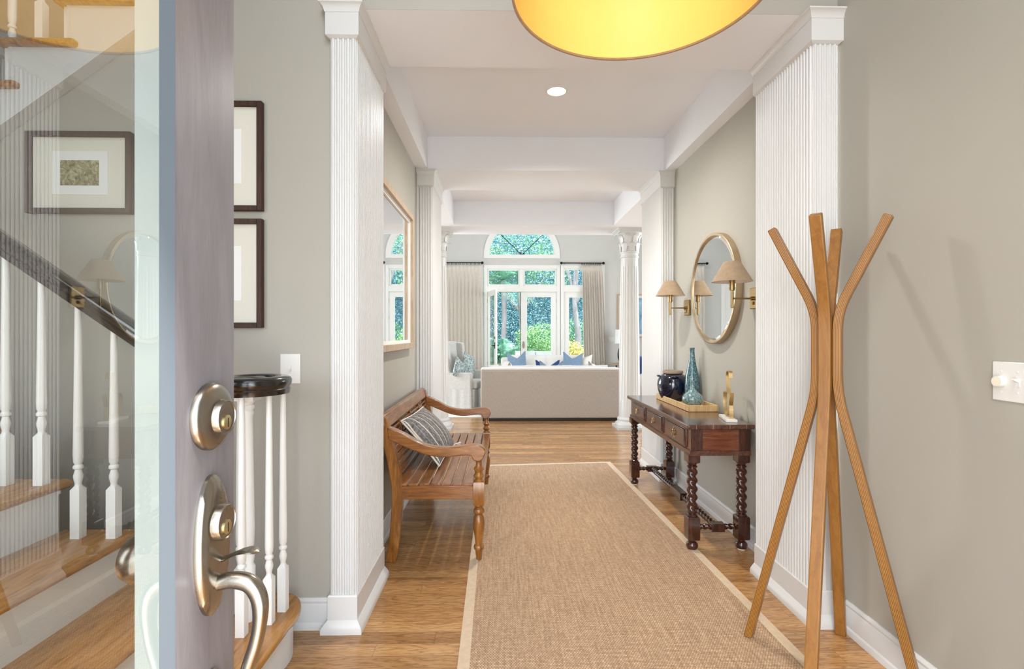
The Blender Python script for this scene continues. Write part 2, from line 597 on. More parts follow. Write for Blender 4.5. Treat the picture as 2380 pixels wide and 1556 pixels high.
def thing(name, label, cat, loc, group=None, kind=None):
    o = bpy.data.objects.new(name, None)
    o.empty_display_size = 0.1
    COL.objects.link(o)
    o.location = loc
    ROOT[o.name] = Vector(loc)
    return tag(o, label, cat, group, kind)


def struct(name, mb, mat, label=None, **kw):
    o = mb.build(name, mat, **kw)
    o['kind'] = 'structure'
    if label:
        o['label'] = label
    return o


def sroot(name, loc, label=None):
    o = bpy.data.objects.new(name, None)
    COL.objects.link(o)
    o.location = loc
    ROOT[o.name] = Vector(loc)
    o['kind'] = 'structure'
    if label:
        o['label'] = label
    return o


def arc(cx, cy, r, a0, a1, n):
    return [(cx + r * math.cos(a0 + (a1 - a0) * i / n), cy + r * math.sin(a0 + (a1 - a0) * i / n)) for i in range(n + 1)]


def bez(p0, p1, p2, p3, n=12):
    out = []
    for i in range(n + 1):
        t = i / n
        out.append(Vector(p0) * (1 - t) ** 3 + Vector(p1) * 3 * t * (1 - t) ** 2 + Vector(p2) * 3 * t * t * (1 - t) + Vector(p3) * t ** 3)
    return out


def spline(pts, n=8):
    pts = [Vector(p) for p in pts]
    P = [pts[0] * 2 - pts[1]] + pts + [pts[-1] * 2 - pts[-2]]
    out = []
    for i in range(1, len(P) - 2):
        for k in range(n):
            t = k / n
            a, b, c, d = P[i - 1], P[i], P[i + 1], P[i + 2]
            out.append(0.5 * ((2 * b) + (c - a) * t + (2 * a - 5 * b + 4 * c - d) * t * t + (3 * b - a - 3 * c + d) * t ** 3))
    out.append(pts[-1])
    return out


def mould(mb, path, prof, side=1):
    """run a closed profile [(out, z)] along a 2D polyline with mitred corners; 'out' points to the left of travel * side"""
    n = len(path)
    P = [Vector((p[0], p[1])) for p in path]
    rings = []
    for i in range(n):
        d1 = (P[i] - P[i - 1]).normalized() if i > 0 else None
        d2 = (P[i + 1] - P[i]).normalized() if i < n - 1 else None
        if d1 is None:
            d1 = d2
        if d2 is None:
            d2 = d1
        n1, n2 = Vector((-d1.y, d1.x)), Vector((-d2.y, d2.x))
        b = (n1 + n2).normalized()
        k = 1 / max(0.2, b.dot(n1))
        rings.append([(P[i].x + b.x * o * k * side, P[i].y + b.y * o * k * side, z) for o, z in prof])
    return mb.rings(rings)


def reeded(mb, p0, p1, nrm, z0, z1, pitch, depth, fillet=0.25):
    P0, P1, N = Vector(p0), Vector(p1), Vector(nrm)
    L = (P1 - P0).length
    n = max(1, round(L / pitch))
    d = (P1 - P0) / n
    pts = []
    for i in range(n):
        s = P0 + d * i
        pts.append(s)
        pts.append(s + d * (fillet / 2))
        for k in range(1, 6):
            a = PI * k / 6
            w = (1 - math.cos(a)) / 2
            pts.append(s + d * (fillet / 2 + (1 - fillet) * w) + N * depth * math.sin(a))
        pts.append(s + d * (1 - fillet / 2))
    pts.append(P1)
    back = [P1 - N * 0.006, P0 - N * 0.006]
    mb.prism([(p.x, p.y) for p in pts + back], z0, z1)
    return mb


def twist(mb, p0, p1, r, revs, lobes=2, depth=0.26, n=24, steps=80, hand=1):
    p0, p1 = Vector(p0), Vector(p1)
    t = (p1 - p0).normalized()
    up = Vector((0, 0, 1)) if abs(t.z) < 0.9 else Vector((1, 0, 0))
    a = t.cross(up).normalized()
    b = t.cross(a)
    rings = []
    for i in range(steps + 1):
        q = p0.lerp(p1, i / steps)
        ph = hand * 2 * PI * revs * i / steps
        ring = []
        for k in range(n):
            th = 2 * PI * k / n
            rr = r * (1 - depth * (0.5 - 0.5 * math.cos(lobes * (th - ph))) ** 1.3)
            ring.append(q + (a * math.cos(th) + b * math.sin(th)) * rr)
        rings.append(ring)
    return mb.rings(rings)


def cushion(mb, w, h, t, mat, n=18, ears=0.07, chop=0.0, puff=2.2):
    """a knife-edge pillow, local X wide, Z tall, Y thick, centred; placed by matrix"""
    def pt(u, v, s):
        x = u * (1 - ears * (1 - v * v)) * w / 2
        z = v * (1 - ears * (1 - u * u)) * h / 2
        if chop and v > 0:
            z -= chop * v * v * max(0.0, 1 - abs(u) * 1.15)
        th = t / 2 * ((1 - abs(u) ** puff) * (1 - abs(v) ** puff)) ** 0.6
        return mat @ Vector((x, s * th, z))
    for s in (1, -1):
        vs, fs = [], []
        for i in range(n + 1):
            for j in range(n + 1):
                vs.append(pt(-1 + 2 * i / n, -1 + 2 * j / n, s))
        for i in range(n):
            for j in range(n):
                a = i * (n + 1) + j
                fs.append((a, a + 1, a + n + 2, a + n + 1) if s > 0 else (a, a + n + 1, a + n + 2, a + 1))
        mb.add(vs, fs)
    return mb


def frame_rect(m_, x0, x1, z0, z1, w, y0, y1):
    m_.box((x0, y0, z0), (x0 + w, y1, z1)).box((x1 - w, y0, z0), (x1, y1, z1)).box((x0 + w, y0, z0), (x1 - w, y1, z0 + w)).box((x0 + w, y0, z1 - w), (x1 - w, y1, z1))


def T(x, y, z, rx=0, ry=0, rz=0):
    return Matrix.Translation((x, y, z)) @ Matrix.Rotation(rz, 4, 'Z') @ Matrix.Rotation(ry, 4, 'Y') @ Matrix.Rotation(rx, 4, 'X')


# ------------------------------------------------------------------ SETTING: shell
XL, XR = -0.636, 1.385           # inner faces of both cased openings
WL, WR, FR = -0.745, 1.525, 1.515  # hall walls, foyer right wall
Y1 = 2.282                       # wall with the first opening
ZB = 2.74                        # underside of the beams
FW = 13.2                        # window wall of the living room

m = MB().box((-3.4, -1.6, -0.12), (6.0, FW + 0.2, 0.0))
struct('floor', m, M['floor'], 'golden oak strip floor running across the hall')

m = MB().box((FR, -0.2, 0), (FR + 0.12, Y1, 5.2))
struct('wall_right', m, M['wall'], 'greige foyer wall behind the coat stand')
m = MB().box((-3.3, -0.25, 0), (-2.66, -0.12, 5.2)).box((-1.34, -0.25, 0), (-0.56, -0.12, 5.2)).box((-2.66, -0.25, 0), (-1.34, -0.12, 0.84)).box((-2.66, -0.25, 2.66), (-1.34, -0.12, 5.2)).box((0.75, -0.25, 0), (FR + 0.12, -0.12, 5.2)).box((-0.56, -0.25, 4.85), (0.75, -0.12, 5.2)).box((-0.56, -0.25, 2.95), (0.75, -0.12, 3.05))
struct('wall_front', m, M['wall'])
m = MB().box((-3.4, -0.25, 0), (-3.28, 3.3, 5.2))
struct('wall_left', m, M['wall'])
# wall that carries the pictures: cut away above the rising upper flight
m = MB()
m.prism([(-3.28, 0), (XL - 0.02, 0), (XL - 0.02, 5.2), (-1.31, 5.2), (-1.31, 2.80), (-2.15, 2.19), (-3.28, 1.40)], Y1, Y1 + 0.10, 'Y')
struct('wall_back', m, M['wall'], 'grey green wall with framed pictures beside the stairs')
m = MB().box((-3.28, 3.15, 0), (WL - 0.12, 3.27, 5.2))
struct('wall_stair_back', m, M['wall'])
m = MB().box((XL - 0.02, Y1 - 0.002, ZB + 0.0006), (FR + 0.12, Y1 + 0.10, 5.2))
struct('wall_above_opening', m, M['wall'])
m = MB().box((-3.4, -0.25, 5.2), (FR + 0.2, 3.3, 5.3))
struct('ceiling_foyer', m, M['ceiling'])

# beam under the first opening, hall ceiling tray, side soffits, second beam
m = MB().box((XL - 0.1, Y1, ZB), (XR + 0.1, 2.765, 3.2))
struct('ceiling_beam', m, M['ceiling'])
m = MB().box((WL - 0.1, 2.7, 3.035), (WR + 0.1, 4.6, 3.12))
struct('ceiling', m, M['ceiling'], 'warm white hall ceiling with a recessed light')
m = MB().box((WL, 2.765, ZB), (-0.648, 4.50, 3.035))
struct('ceiling_soffit_left', m, M['ceiling'])
m = MB().box((1.435, 2.765, ZB), (WR, 4.50, 3.035))
struct('ceiling_soffit_right', m, M['ceiling'])
m = MB().box((WL - 0.1, 4.50, ZB), (WR + 0.1, 5.13, 3.2))
struct('ceiling_beam_second', m, M['ceiling'])

m = MB().box((WL - 0.12, 2.70, 0), (WL, 4.50, 3.1))
struct('wall_hall_left', m, M['wall'], 'greige hall wall behind the bench')
m = MB().box((WR, 2.70, 0), (WR + 0.12, 4.50, 3.1))
struct('wall_hall_right', m, M['wall'], 'greige hall wall behind the console table')

# bay with columns: ceiling, column beam, side beams
m = MB().box((-1.2, 5.13, 3.05), (2.2, 7.41, 3.12))
struct('ceiling_bay', m, M['ceiling'])
m = MB().box((-1.10, 6.74, ZB), (2.10, 7.41, 3.05))
struct('ceiling_beam_columns', m, M['ceiling'])
m = MB().box((-1.10, 5.13, ZB), (-0.63, 6.74, 3.05))
struct('ceiling_beam_left', m, M['ceiling'])
m = MB().box((1.484, 5.13, ZB), (2.10, 6.74, 3.05))
struct('ceiling_beam_right', m, M['ceiling'])
m = MB().box((-1.2, 5.14, 3.12), (-1.1, 7.41, 4.8)).box((2.1, 5.14, 3.12), (2.2, 7.41, 4.8)).box((-1.2, 7.31, 3.12), (2.2, 7.41, 4.8))
struct('wall_above_bay', m, M['wall_living'])

# living room
m = MB().box((-3.9, 5.0, 0), (WL - 0.02, 5.13, 4.8)).box((WR + 0.02, 5.0, 0), (5.4, 5.13, 4.8)).box((WL - 0.02, 5.0, 3.2), (WR + 0.02, 5.13, 4.8))
struct('wall_living_near', m, M['wall_living'])
m = MB().box((-3.95, 5.0, 4.8), (5.45, FW + 0.15, 4.9))
struct('ceiling_living', m, M['ceiling'])
m = MB()
for y0, y1, z0, z1 in ((5.0, 6.25, 0, 4.8), (9.75, FW + 0.15, 0, 4.8), (6.25, 9.75, 0, 0.6), (6.25, 9.75, 3.2, 4.8)):
    m.box((-4.02, y0, z0), (-3.88, y1, z1))
struct('wall_living_left', m, M['wall_living'])
m = MB()
for y0, y1, z0, z1 in ((5.0, 6.25, 0, 4.8), (9.75, FW + 0.15, 0, 4.8), (6.25, 9.75, 0, 0.6), (6.25, 9.75, 3.2, 4.8)):
    m.box((5.38, y0, z0), (5.52, y1, z1))
struct('wall_living_right', m, M['wall_living'])

# window wall: polygons around the openings
AX, AZ, AR = 0.523, 3.35, 0.84          # arched window: centre, sill, radius
CXL, CXR, CTOP = -0.458, 1.511, 3.08     # casing of the double doors
m = MB()
m.box((-4.0, FW, 0), (-1.56, FW + 0.15, 3.05))
m.box((2.62, FW, 0), (5.5, FW + 0.15, 3.05))
m.box((-4.0, FW, 3.05), (5.5, FW + 0.15, AZ))
half = arc(AX, AZ, AR, PI, 0, 24)
m.prism([(-4.0, AZ), (AX - AR, AZ)] + half[1:13] + [(AX, 4.8), (-4.0, 4.8)], FW, FW + 0.15, 'Y')
m.prism([(AX, 4.8)] + half[12:-1] + [(AX + AR, AZ), (5.5, AZ), (5.5, 4.8)], FW, FW + 0.15, 'Y')
struct('wall_living_far', m, M['wall_living'], 'pale grey window wall of the living room')

# ------------------------------------------------------------------ baseboards
BASE = [(0, 0), (0.022, 0), (0.022, 0.012), (0.019, 0.024), (0.013, 0.030), (0.013, 0.105), (0.010, 0.112), (0.012, 0.122), (0.006, 0.135), (0, 0.135)]


def baseboard(name, path, side=1):
    mm = MB()
    mould(mm, path, BASE, side)
    struct(name, mm, M['trim'], smooth=30)


baseboard('baseboard_right', [(FR, 2.215), (FR, -0.1)], -1)
baseboard('baseboard_left', [(-1.34, Y1), (-0.765, Y1)], -1)
baseboard('baseboard_hall_left', [(WL, 2.76), (WL, 4.46)], -1)
baseboard('baseboard_hall_right', [(WR, 2.76), (WR, 4.46)], 1)
baseboard('baseboard_far', [(-3.88, FW), (-0.46, FW)], -1)
baseboard('baseboard_far_right', [(2.7, FW), (5.36, FW)], -1)


# ------------------------------------------------------------------ pilaster casings of the two openings
def jamb(n, xin, y0, y1, s, w, label, proud=0.0):
    """s=+1: inner face looks to +X (left jamb). y0 = wall face, y1 = back"""
    xo = xin - s * w
    yf = y0 - 0.030                      # front of the pilaster
    r = sroot('trim_%d' % n, (xin, y0, 0), label)
    core = MB()
    if n >= 3:
        core.box((xo - s * 0.004, yf + 0.012, 0), (xo - s * 0.035, y0 + 0.10, ZB))
    core.box((xo + s * 0.004, yf + 0.010, 0), (xin - s * 0.010, y1, ZB))
    core.build('core', M['trim'], r)
    sh = MB()
    reeded(sh, (xo, yf + 0.008), (xin - s * 0.004, yf + 0.008), (0, -1), 0.15, 2.60, w / 4.8, 0.008, 0.35)
    sh.build('fluted_shaft', M['trim'], r, smooth=30)
    sp = MB()
    reeded(sp, (xin - s * 0.006, yf + 0.012), (xin - s * 0.006, y1), (s, 0), 0.15, 2.60, 0.0232, 0.009, 0.3)
    sp.build('reeded_side_panel', M['trim'], r, smooth=30)
    path = [(xo - s * 0.004, yf + 0.02), (xo - s * 0.004, yf), (xin, yf), (xin, y1)]
    pl = MB()
    mould(pl, path, [(-0.02, 0.0), (0.006, 0.0), (0.006, 0.152), (0.002, 0.158), (-0.02, 0.158)], -s)
    pl.build('plinth', M['trim'], r, smooth=0)
    bm_ = MB()
    mould(bm_, path, [(0.0, 0.0), (0.030, 0.0), (0.030, 0.020), (0.026, 0.028), (0.020, 0.036), (0.012, 0.046), (0.007, 0.052), (0.0, 0.052)], -s)
    bm_.build('base_moulding', M['trim'], r, smooth=30)
    fr = MB()
    mould(fr, path, [(-0.02, 2.594), (0.0, 2.594), (0.014, 2.603), (0.014, 2.712), (-0.02, 2.712)], -s)
    fr.build('frieze', M['trim'], r, smooth=0)
    cr = MB()
    mould(cr, path, [(0.0, 2.700), (0.016, 2.700), (0.018, 2.708), (0.022, 2.720), (0.032, 2.731), (0.036, 2.733), (0.036, 2.7395), (0.0, 2.7395)], -s)
    cr.build('crown_moulding', M['trim'], r, smooth=30)
    return r


jamb(1, XL, Y1, 2.768, 1, 0.113, 'white fluted pilaster casing left of the first opening')
jamb(2, XR, Y1, 2.768, -1, 0.113, 'white fluted pilaster casing behind the coat stand')
jamb(3, -0.606, 4.53, 5.13, 1, 0.115, 'white fluted pilaster casing beyond the bench')
jamb(4, 1.412, 4.53, 5.13, -1, 0.115, 'white fluted pilaster casing beyond the console table')


# ------------------------------------------------------------------ columns
def column(x, y, label):
    r = thing('fluted_column', label, 'column', (x, y, 0), 'columns between hall and living room')
    MB().box((x - 0.2, y - 0.2, 0), (x + 0.2, y + 0.2, 0.035)).lathe([(0.19, 0.035), (0.197, 0.05), (0.197, 0.07), (0.186, 0.085), (0.168, 0.092), (0.163, 0.105), (0.168, 0.118), (0.168, 0.135), (0.158, 0.145), (0.150, 0.16)], (x, y, 0), 40).build('base', M['trim'], r)
    sh = MB()
    rings = []
    N = 20 * 6
    for z, rr, d in ((0.15, 0.146, 0), (0.385, 0.142, 0), (0.40, 0.142, 0.009), (1.2, 0.136, 0.009), (2.0, 0.122, 0.008), (2.222, 0.118, 0.008), (2.235, 0.118, 0), (2.36, 0.117, 0)):
        ring = []
        for k in range(N):
            a = 2 * PI * k / N
            fl_ = max(0.0, math.cos(20 * a)) ** 0.6
            q = rr - d * fl_
            ring.append((x + q * math.cos(a), y + q * math.sin(a), z))
        rings.append(ring)
    sh.rings(rings).build('shaft', M['trim'], r, smooth=30)
    cp = MB()
    cp.lathe([(0.118, 2.35), (0.128, 2.355), (0.128, 2.372), (0.119, 2.378), (0.119, 2.41), (0.130, 2.416), (0.132, 2.43), (0.122, 2.436), (0.124, 2.50), (0.134, 2.60), (0.160, 2.66), (0.185, 2.685), (0.185, 2.69)], (x, y, 0), 40)
    # abacus with two steps
    for h0, h1, q in ((2.685, 2.705, 0.178), (2.705, 2.722, 0.19), (2.722, 2.74, 0.2)):
        cp.box((x - q, y - q, h0), (x + q, y + q, h1))
    cap = cp.build('capital', M['trim'], r)
    # two tiers of curled leaves
    for tier, (n, z0, h, r0, r1, ph) in enumerate(((8, 2.435, 0.115, 0.126, 0.165, 0), (8, 2.50, 0.155, 0.130, 0.20, PI / 8))):
        lf = MB()
        for k in range(n):
            a = 2 * PI * k / n + ph
            ca, sa = math.cos(a), math.sin(a)
            rows = []
            for i in range(9):
                t = i / 8
                rad = r0 + (r1 - r0) * t ** 3 + (0.012 if i == 8 else 0)
                z = z0 + h * math.sin(t * 1.75) / math.sin(1.57)
                wv = (0.030 + 0.014 * math.sin(t * PI)) * (1 - 0.75 * t ** 6)
                row = []
                for q in (-1, -0.5, 0, 0.5, 1):
                    rr = rad + 0.006 * (1 - abs(q)) + 0.004
                    row.append((x + rr * ca - q * wv * sa, y + rr * sa + q * wv * ca, z))
                rows.append(row + [(p[0] - 0.008 * ca, p[1] - 0.008 * sa, p[2] - 0.002) for p in reversed(row)])
            lf.rings(rows)
        lf.build('acanthus_leaves', M['trim'], cap, smooth=50)
    return r


column(1.772, 7.07, 'white fluted column with leafy capital right of the sofa back')
column(-0.88, 7.07, 'white fluted column with leafy capital beside the slipcovered armchair')

# ------------------------------------------------------------------ front door, opened flat along the left
DX = -0.470
door = sroot('door_1', (DX - 0.02, 0.0, 0), 'open brown front door with a tall clear glass pane')
m = MB().box((DX, 0.745, 0.01), (DX - 0.042, 0.910, 2.44))
m.build('lock_stile', M['door'], door, bevel=0.002)
m = MB().box((DX, 0.0, 0.01), (DX - 0.042, 0.16, 2.44))
m.build('hinge_stile', M['door'], door, bevel=0.002)
m = MB().box((DX, 0.16, 2.26), (DX - 0.042, 0.745, 2.44))
m.build('top_rail', M['door'], door)
m = MB().box((DX, 0.16, 0.01), (DX - 0.042, 0.745, 0.26))
m.build('bottom_rail', M['door'], door)
# painted inner face of the stile opening and the outer glazing bead
m = MB()
m.box((DX - 0.0095, 0.727, 0.26), (DX - 0.0425, 0.7455, 2.26)).box((DX - 0.0425, 0.727, 0.01), (DX - 0.0435, 0.910, 2.44))
m.box((DX - 0.0095, 0.1595, 0.26), (DX - 0.0425, 0.178, 2.26))
m.build('white_inner_lining', M['lining'], door)
m = MB()
m.prism([(DX + 0.001, 0.7455), (DX - 0.009, 0.7455), (DX - 0.009, 0.7265)], 0.26, 2.26)
m.prism([(DX + 0.001, 0.1595), (DX - 0.009, 0.1595), (DX - 0.009, 0.1785)], 0.26, 2.26)
m.build('glazing_bead', M['door_bead'], door)
m = MB().add([(DX - 0.0095, 0.16, 0.26), (DX - 0.0095, 0.745, 0.26), (DX - 0.0095, 0.745, 2.26), (DX - 0.0095, 0.16, 2.26)], [(0, 1, 2, 3)])
m.build('glass_pane', M['door_glass'], door)


def disc_x(prof, y, z, n=40, sy=1.0, sz=1.0):
    """lathe around +X with elliptical scaling"""
    mm = MB()
    rings = []
    for r, h in prof:
        rings.append([(DX + h, y + r * sy * math.cos(2 * PI * k / n), z + r * sz * math.sin(2 * PI * k / n)) for k in range(n)])
    return mm.rings(rings)


def lock_cylinder(parent, y, z):
    c = disc_x([(0.0285, 0.008), (0.0285, 0.024), (0.0265, 0.028), (0.0255, 0.028), (0.0245, 0.0265), (0.001, 0.0265)], y, z).build('lock_cylinder', M['nickel'], parent)
    k = disc_x([(0.0115, 0.026), (0.0115, 0.0285), (0.010, 0.0292), (0.0005, 0.0292)], y, z - 0.008, 24).build('key_plug', M['keyway'], c)
    MB().box((DX + 0.0290, y - 0.0012, z - 0.016), (DX + 0.0296, y + 0.0012, z - 0.001)).build('key_slot', M['black'], c)
    return c


HY = 0.833
db = disc_x([(0.054, 0.0), (0.054, 0.006), (0.050, 0.012), (0.040, 0.0165), (0.034, 0.018), (0.0005, 0.018)], HY, 1.168).build('deadbolt', M['nickel_dark'], door)
ROOT[db.name] = ROOT[door.name]
lock_cylinder(db, HY + 0.002, 1.166)
hp = disc_x([(0.046, 0.0), (0.046, 0.006), (0.042, 0.012), (0.034, 0.0155), (0.028, 0.016), (0.0005, 0.016)], HY, 0.961, 48, 0.95, 2.45).build('handle_plate', M['nickel'], door)
lock_cylinder(hp, HY + 0.002, 0.997)
m = MB()
rows = []
for i, (h, z, w, tt) in enumerate(((0.008, 0.930, 0.009, 0.006), (0.020, 0.934, 0.008, 0.0055), (0.032, 0.940, 0.010, 0.004), (0.044, 0.945, 0.0135, 0.003), (0.054, 0.947, 0.0155, 0.0027), (0.063, 0.947, 0.0150, 0.0025), (0.069, 0.945, 0.011, 0.0023), (0.073, 0.943, 0.004, 0.0015))):
    rows.append([(DX + h + tt * 0.6 * math.sin(a), HY + 0.012 + w * math.cos(a), z + tt * math.sin(a)) for a in [2 * PI * k / 14 for k in range(14)]])
m.rings(rows).build('thumb_latch', M['nickel'], hp)
gp = spline([(DX + 0.008, HY, 0.898), (DX + 0.035, HY + 0.002, 0.903), (DX + 0.062, HY + 0.003, 0.897), (DX + 0.077, HY + 0.003, 0.876), (DX + 0.080, HY + 0.003, 0.845), (DX + 0.074, HY + 0.002, 0.805), (DX + 0.062, HY, 0.765), (DX + 0.050, HY, 0.725), (DX + 0.042, HY, 0.690), (DX + 0.030, HY, 0.672), (DX + 0.008, HY, 0.668)], 8)
rad = [0.0118 + 0.0025 * math.sin(min(1.0, i / (len(gp) - 1) * 2.2) * PI) - 0.0022 * i / (len(gp) - 1) for i in range(len(gp))]
MB().tube(gp, rad, 18).build('grip_handle', M['nickel'], hp)
m = disc_x([(0.024, 0.0), (0.024, 0.004), (0.018, 0.010), (0.0005, 0.012)], HY, 0.735, 30, 0.9, 1.0)
m.build('lower_screw_boss', M['nickel'], door)
# inside knob seen through the glass
m = MB().lathe([(0.030, -0.0445), (0.030, -0.050), (0.011, -0.053), (0.011, -0.075), (0.028, -0.078), (0.037, -0.092), (0.039, -0.104), (0.032, -0.118), (0.001, -0.126)], (DX, HY - 0.01, 0.945), 30, 'X')
kn = m.build('inside_knob', M['nickel_dark'], door)
MB().box((DX - 0.124, HY - 0.014, 0.941), (DX - 0.136, HY - 0.006, 0.949)).build('turn_button', M['nickel_dark'], kn, bevel=0.001)

# ------------------------------------------------------------------ staircase
ST_Y0, ST_Y1, BY = 0.55, 1.945, 1.868
st = thing('staircase', 'lower stair flight with oak treads and white risers behind the glass door', 'staircase', (-1.0, 1.2, 0))
RISE, RUN, NX = 0.19, 0.2555, -0.835


def tread_prof(xn, xb, z):
    return [(xn - 0.012, z - 0.032), (xn, z - 0.026), (xn + 0.004, z - 0.016), (xn, z - 0.006), (xn - 0.010, z), (xb, z), (xb, z - 0.032)]


# starting step with a rounded end
def bull(off, ymin):
    p = [(-0.815 + off, ymin), (-0.815 + off, 1.95)]
    p += [(-0.945 + (0.135 + off) * math.cos(a), 2.04 + (0.185 + off) * math.sin(a)) for a in [(-0.3 + i * (PI * 0.95) / 16) for i in range(17)]]
    p += [(-1.115, 1.99), (-1.115, ymin)]
    return p


m = MB()
m.prism(bull(0, ST_Y0), 0.158, 0.19)
o = m.build('starting_tread', M['oak'], st, bevel=0.009, seg=3)
MB().prism(bull(-0.03, ST_Y0), 0, 0.158).build('starting_riser', M['trim'], st)
for k in range(2, 10):
    xn = NX - RUN * (k - 1)
    z = RISE * k
    m = MB()
    m.prism([(a, b) for a, b in tread_prof(xn, xn - RUN - 0.03, z)], ST_Y0, ST_Y1, 'Y')
    m.build('tread', M['oak'], st, bevel=0.003)
    MB().box((xn - 0.028, ST_Y0, z - RISE), (xn - 0.046, ST_Y1 - 0.03, z - 0.032)).box((xn - 0.018, ST_Y0, z - 0.046), (xn - 0.03, ST_Y1 - 0.03, z - 0.032)).build('riser', M['trim'], st)
m = MB()
poly = [(-1.11, 0)]
for k in range(2, 10):
    xn = NX - RUN * (k - 1) - 0.045
    poly += [(xn, RISE * (k - 1) - 0.032), (xn, RISE * k - 0.032)]
poly += [(-3.2, RISE * 9 - 0.032), (-3.2, 0)]
m.prism(poly, ST_Y1 - 0.05, ST_Y1 - 0.025, 'Y')
m.build('side_stringer', M['trim'], st)


def baluster(x, y, z0, z1, parent, block=0.185, w=0.0165):
    mm = MB()
    zb = z0 + block
    rings = []
    for z, q, rd in ((z0, w, 0), (zb - 0.012, w, 0), (zb, w * 0.62, 0.6)):
        pass
    # square block that chamfers into the turning
    n = 16
    def sq(q, z, r):
        ring = []
        for k in range(n):
            a = 2 * PI * (k + 0.0) / n + PI / 4
            c, s = math.cos(a), math.sin(a)
            qq = q / max(abs(c), abs(s))
            rr = qq * (1 - r) + q * r
            ring.append((x + rr * c, y + rr * s, z))
        return ring
    rings = [sq(w, z0, 0), sq(w, zb - 0.012, 0), sq(w * 0.66, zb + 0.002, 1), sq(w * 0.60, zb + 0.008, 1), sq(w * 0.66, zb + 0.014, 1),
             sq(w * 0.86, zb + 0.028, 1), sq(w * 0.9, zb + 0.038, 1), sq(w * 0.62, zb + 0.056, 1), sq(w * 0.60, zb + 0.060, 1), sq(w * 0.9, zb + 0.063, 1), sq(w * 0.96, zb + 0.068, 1),
             sq(w * 0.9, zb + 0.073, 1), sq(w * 0.68, zb + 0.077, 1), sq(w * 0.68, zb + 0.081, 1), sq(w * 0.86, zb + 0.086, 1), sq(w * 0.94, zb + 0.11, 1), sq(w * 0.62, z1, 1)]
    mm.rings(rings)
    return mm.build('baluster', M['white'], parent, smooth=35)


rl = thing('stair_railing', 'white turned balusters under a black handrail ending in a round volute', 'railing', (-0.97, 2.0, 0.19))


def rail_z(x):
    return max(1.105, 1.105 + (-1.03 - x) * 0.690)


# handrail: slope, ease and spiral volute in one sweep
path = []
for i in range(18):
    x = -2.9 + i * (1.75 / 17)
    path.append((x, BY, rail_z(x)))
path += [(-1.10, BY, 1.143), (-1.05, BY, 1.121), (-1.01, BY, 1.110)]
VC = (-0.968, 2.0)
for i in range(0, 50):
    a = -PI / 2 + i * (2 * PI * 1.22) / 49
    r_ = 0.132 - 0.094 * (i / 49) ** 1.25
    path.append((VC[0] + r_ * math.cos(a), VC[1] + r_ * math.sin(a), 1.105))
prof = [(-0.022, -0.034), (0.022, -0.034), (0.024, -0.020), (0.026, -0.014), (0.023, -0.010), (0.029, 0.004), (0.030, 0.018), (0.024, 0.029), (0.012, 0.034), (-0.012, 0.034), (-0.024, 0.029), (-0.030, 0.018), (-0.029, 0.004), (-0.023, -0.010), (-0.026, -0.014), (-0.024, -0.020)]
m = MB()
m.sweep(prof, path)
m.lathe([(0.001, 1.071), (0.085, 1.071), (0.085, 1.083), (0.001, 1.083)], (VC[0], VC[1], 0), 30)
hr = m.build('handrail', M['rail'], rl, smooth=50)
# balusters, two to a tread
for k in range(3, 9):
    xn = NX - RUN * (k - 1)
    for dx in (0.047, 0.173):
        x = xn - dx
        baluster(x, BY, RISE * k, rail_z(x) - 0.034, rl)
for dx in (0.047, 0.173):
    x = NX - RUN - dx
    baluster(x, BY, RISE * 2, rail_z(x) - 0.03, rl)
for x, y in ((-0.957, 1.905), (-0.893, 1.985), (-0.878, 2.075), (-1.045, 2.065)):
    baluster(x, y, 0.19, 1.078, rl)
NXc, NYc = -0.985, 2.01
m = MB().lathe([(0.026, 0.19), (0.026, 0.40), (0.020, 0.41), (0.024, 0.44), (0.018, 0.47), (0.022, 0.48), (0.024, 0.55), (0.017, 0.98), (0.021, 0.99), (0.021, 1.0), (0.018, 1.005), (0.024, 1.015), (0.024, 1.025), (0.019, 1.03), (0.030, 1.045)], (NXc, NYc, 0), 24)
m.box((NXc - 0.036, NYc - 0.036, 1.043), (NXc + 0.036, NYc + 0.036, 1.060)).prism([(NXc - 0.025, NYc - 0.025), (NXc + 0.025, NYc - 0.025), (NXc + 0.025, NYc + 0.025), (NXc - 0.025, NYc + 0.025)], 1.058, 1.075)
m.build('newel_post', M['white'], rl)

# upper flight rising to the right, open side towards the camera
uf = thing('upper_staircase', 'upper stair flight seen from below through the glass, white stringer and oak tread ends', 'staircase', (-1.8, 2.24, 2.2))
for k in range(-3, 3):
    xl = -2.153 + 0.246 * k
    zt = 2.559 + 0.181 * k
    m = MB().box((xl, 2.205, zt - 0.028), (xl + 0.335, 3.12, zt))
    m.build('tread', M['oak'], uf, bevel=0.010, seg=3)
    if True:
        MB().box((xl + 0.04, 2.235, zt - 0.16), (xl + 0.056, 3.12, zt - 0.028)).build('riser', M['trim'], uf)
m = MB()
poly = []
for k in range(-3, 3):
    xl, zt = -2.153 + 0.246 * k, 2.559 + 0.181 * k
    poly += [(xl + 0.04, zt - 0.181), (xl + 0.04, zt - 0.028)] if k > -3 else [(xl + 0.04, zt - 0.028)]
poly += [(-1.32, zt - 0.028), (-1.32, 2.79), (-1.475, 2.675), (-2.139, 2.184), (-2.85, 1.66)]
m.prism(poly, 2.236, 2.281, 'Y')
m.build('side_stringer', M['trim'], uf)
m = MB()
m.prism([(-2.90, 1.645), (-2.139, 2.184), (-1.32, 2.79), (-1.32, 2.83), (-2.139, 2.222), (-2.90, 1.69)], 2.222, 2.238, 'Y')
m.build('lower_edge_moulding', M['trim'], uf)
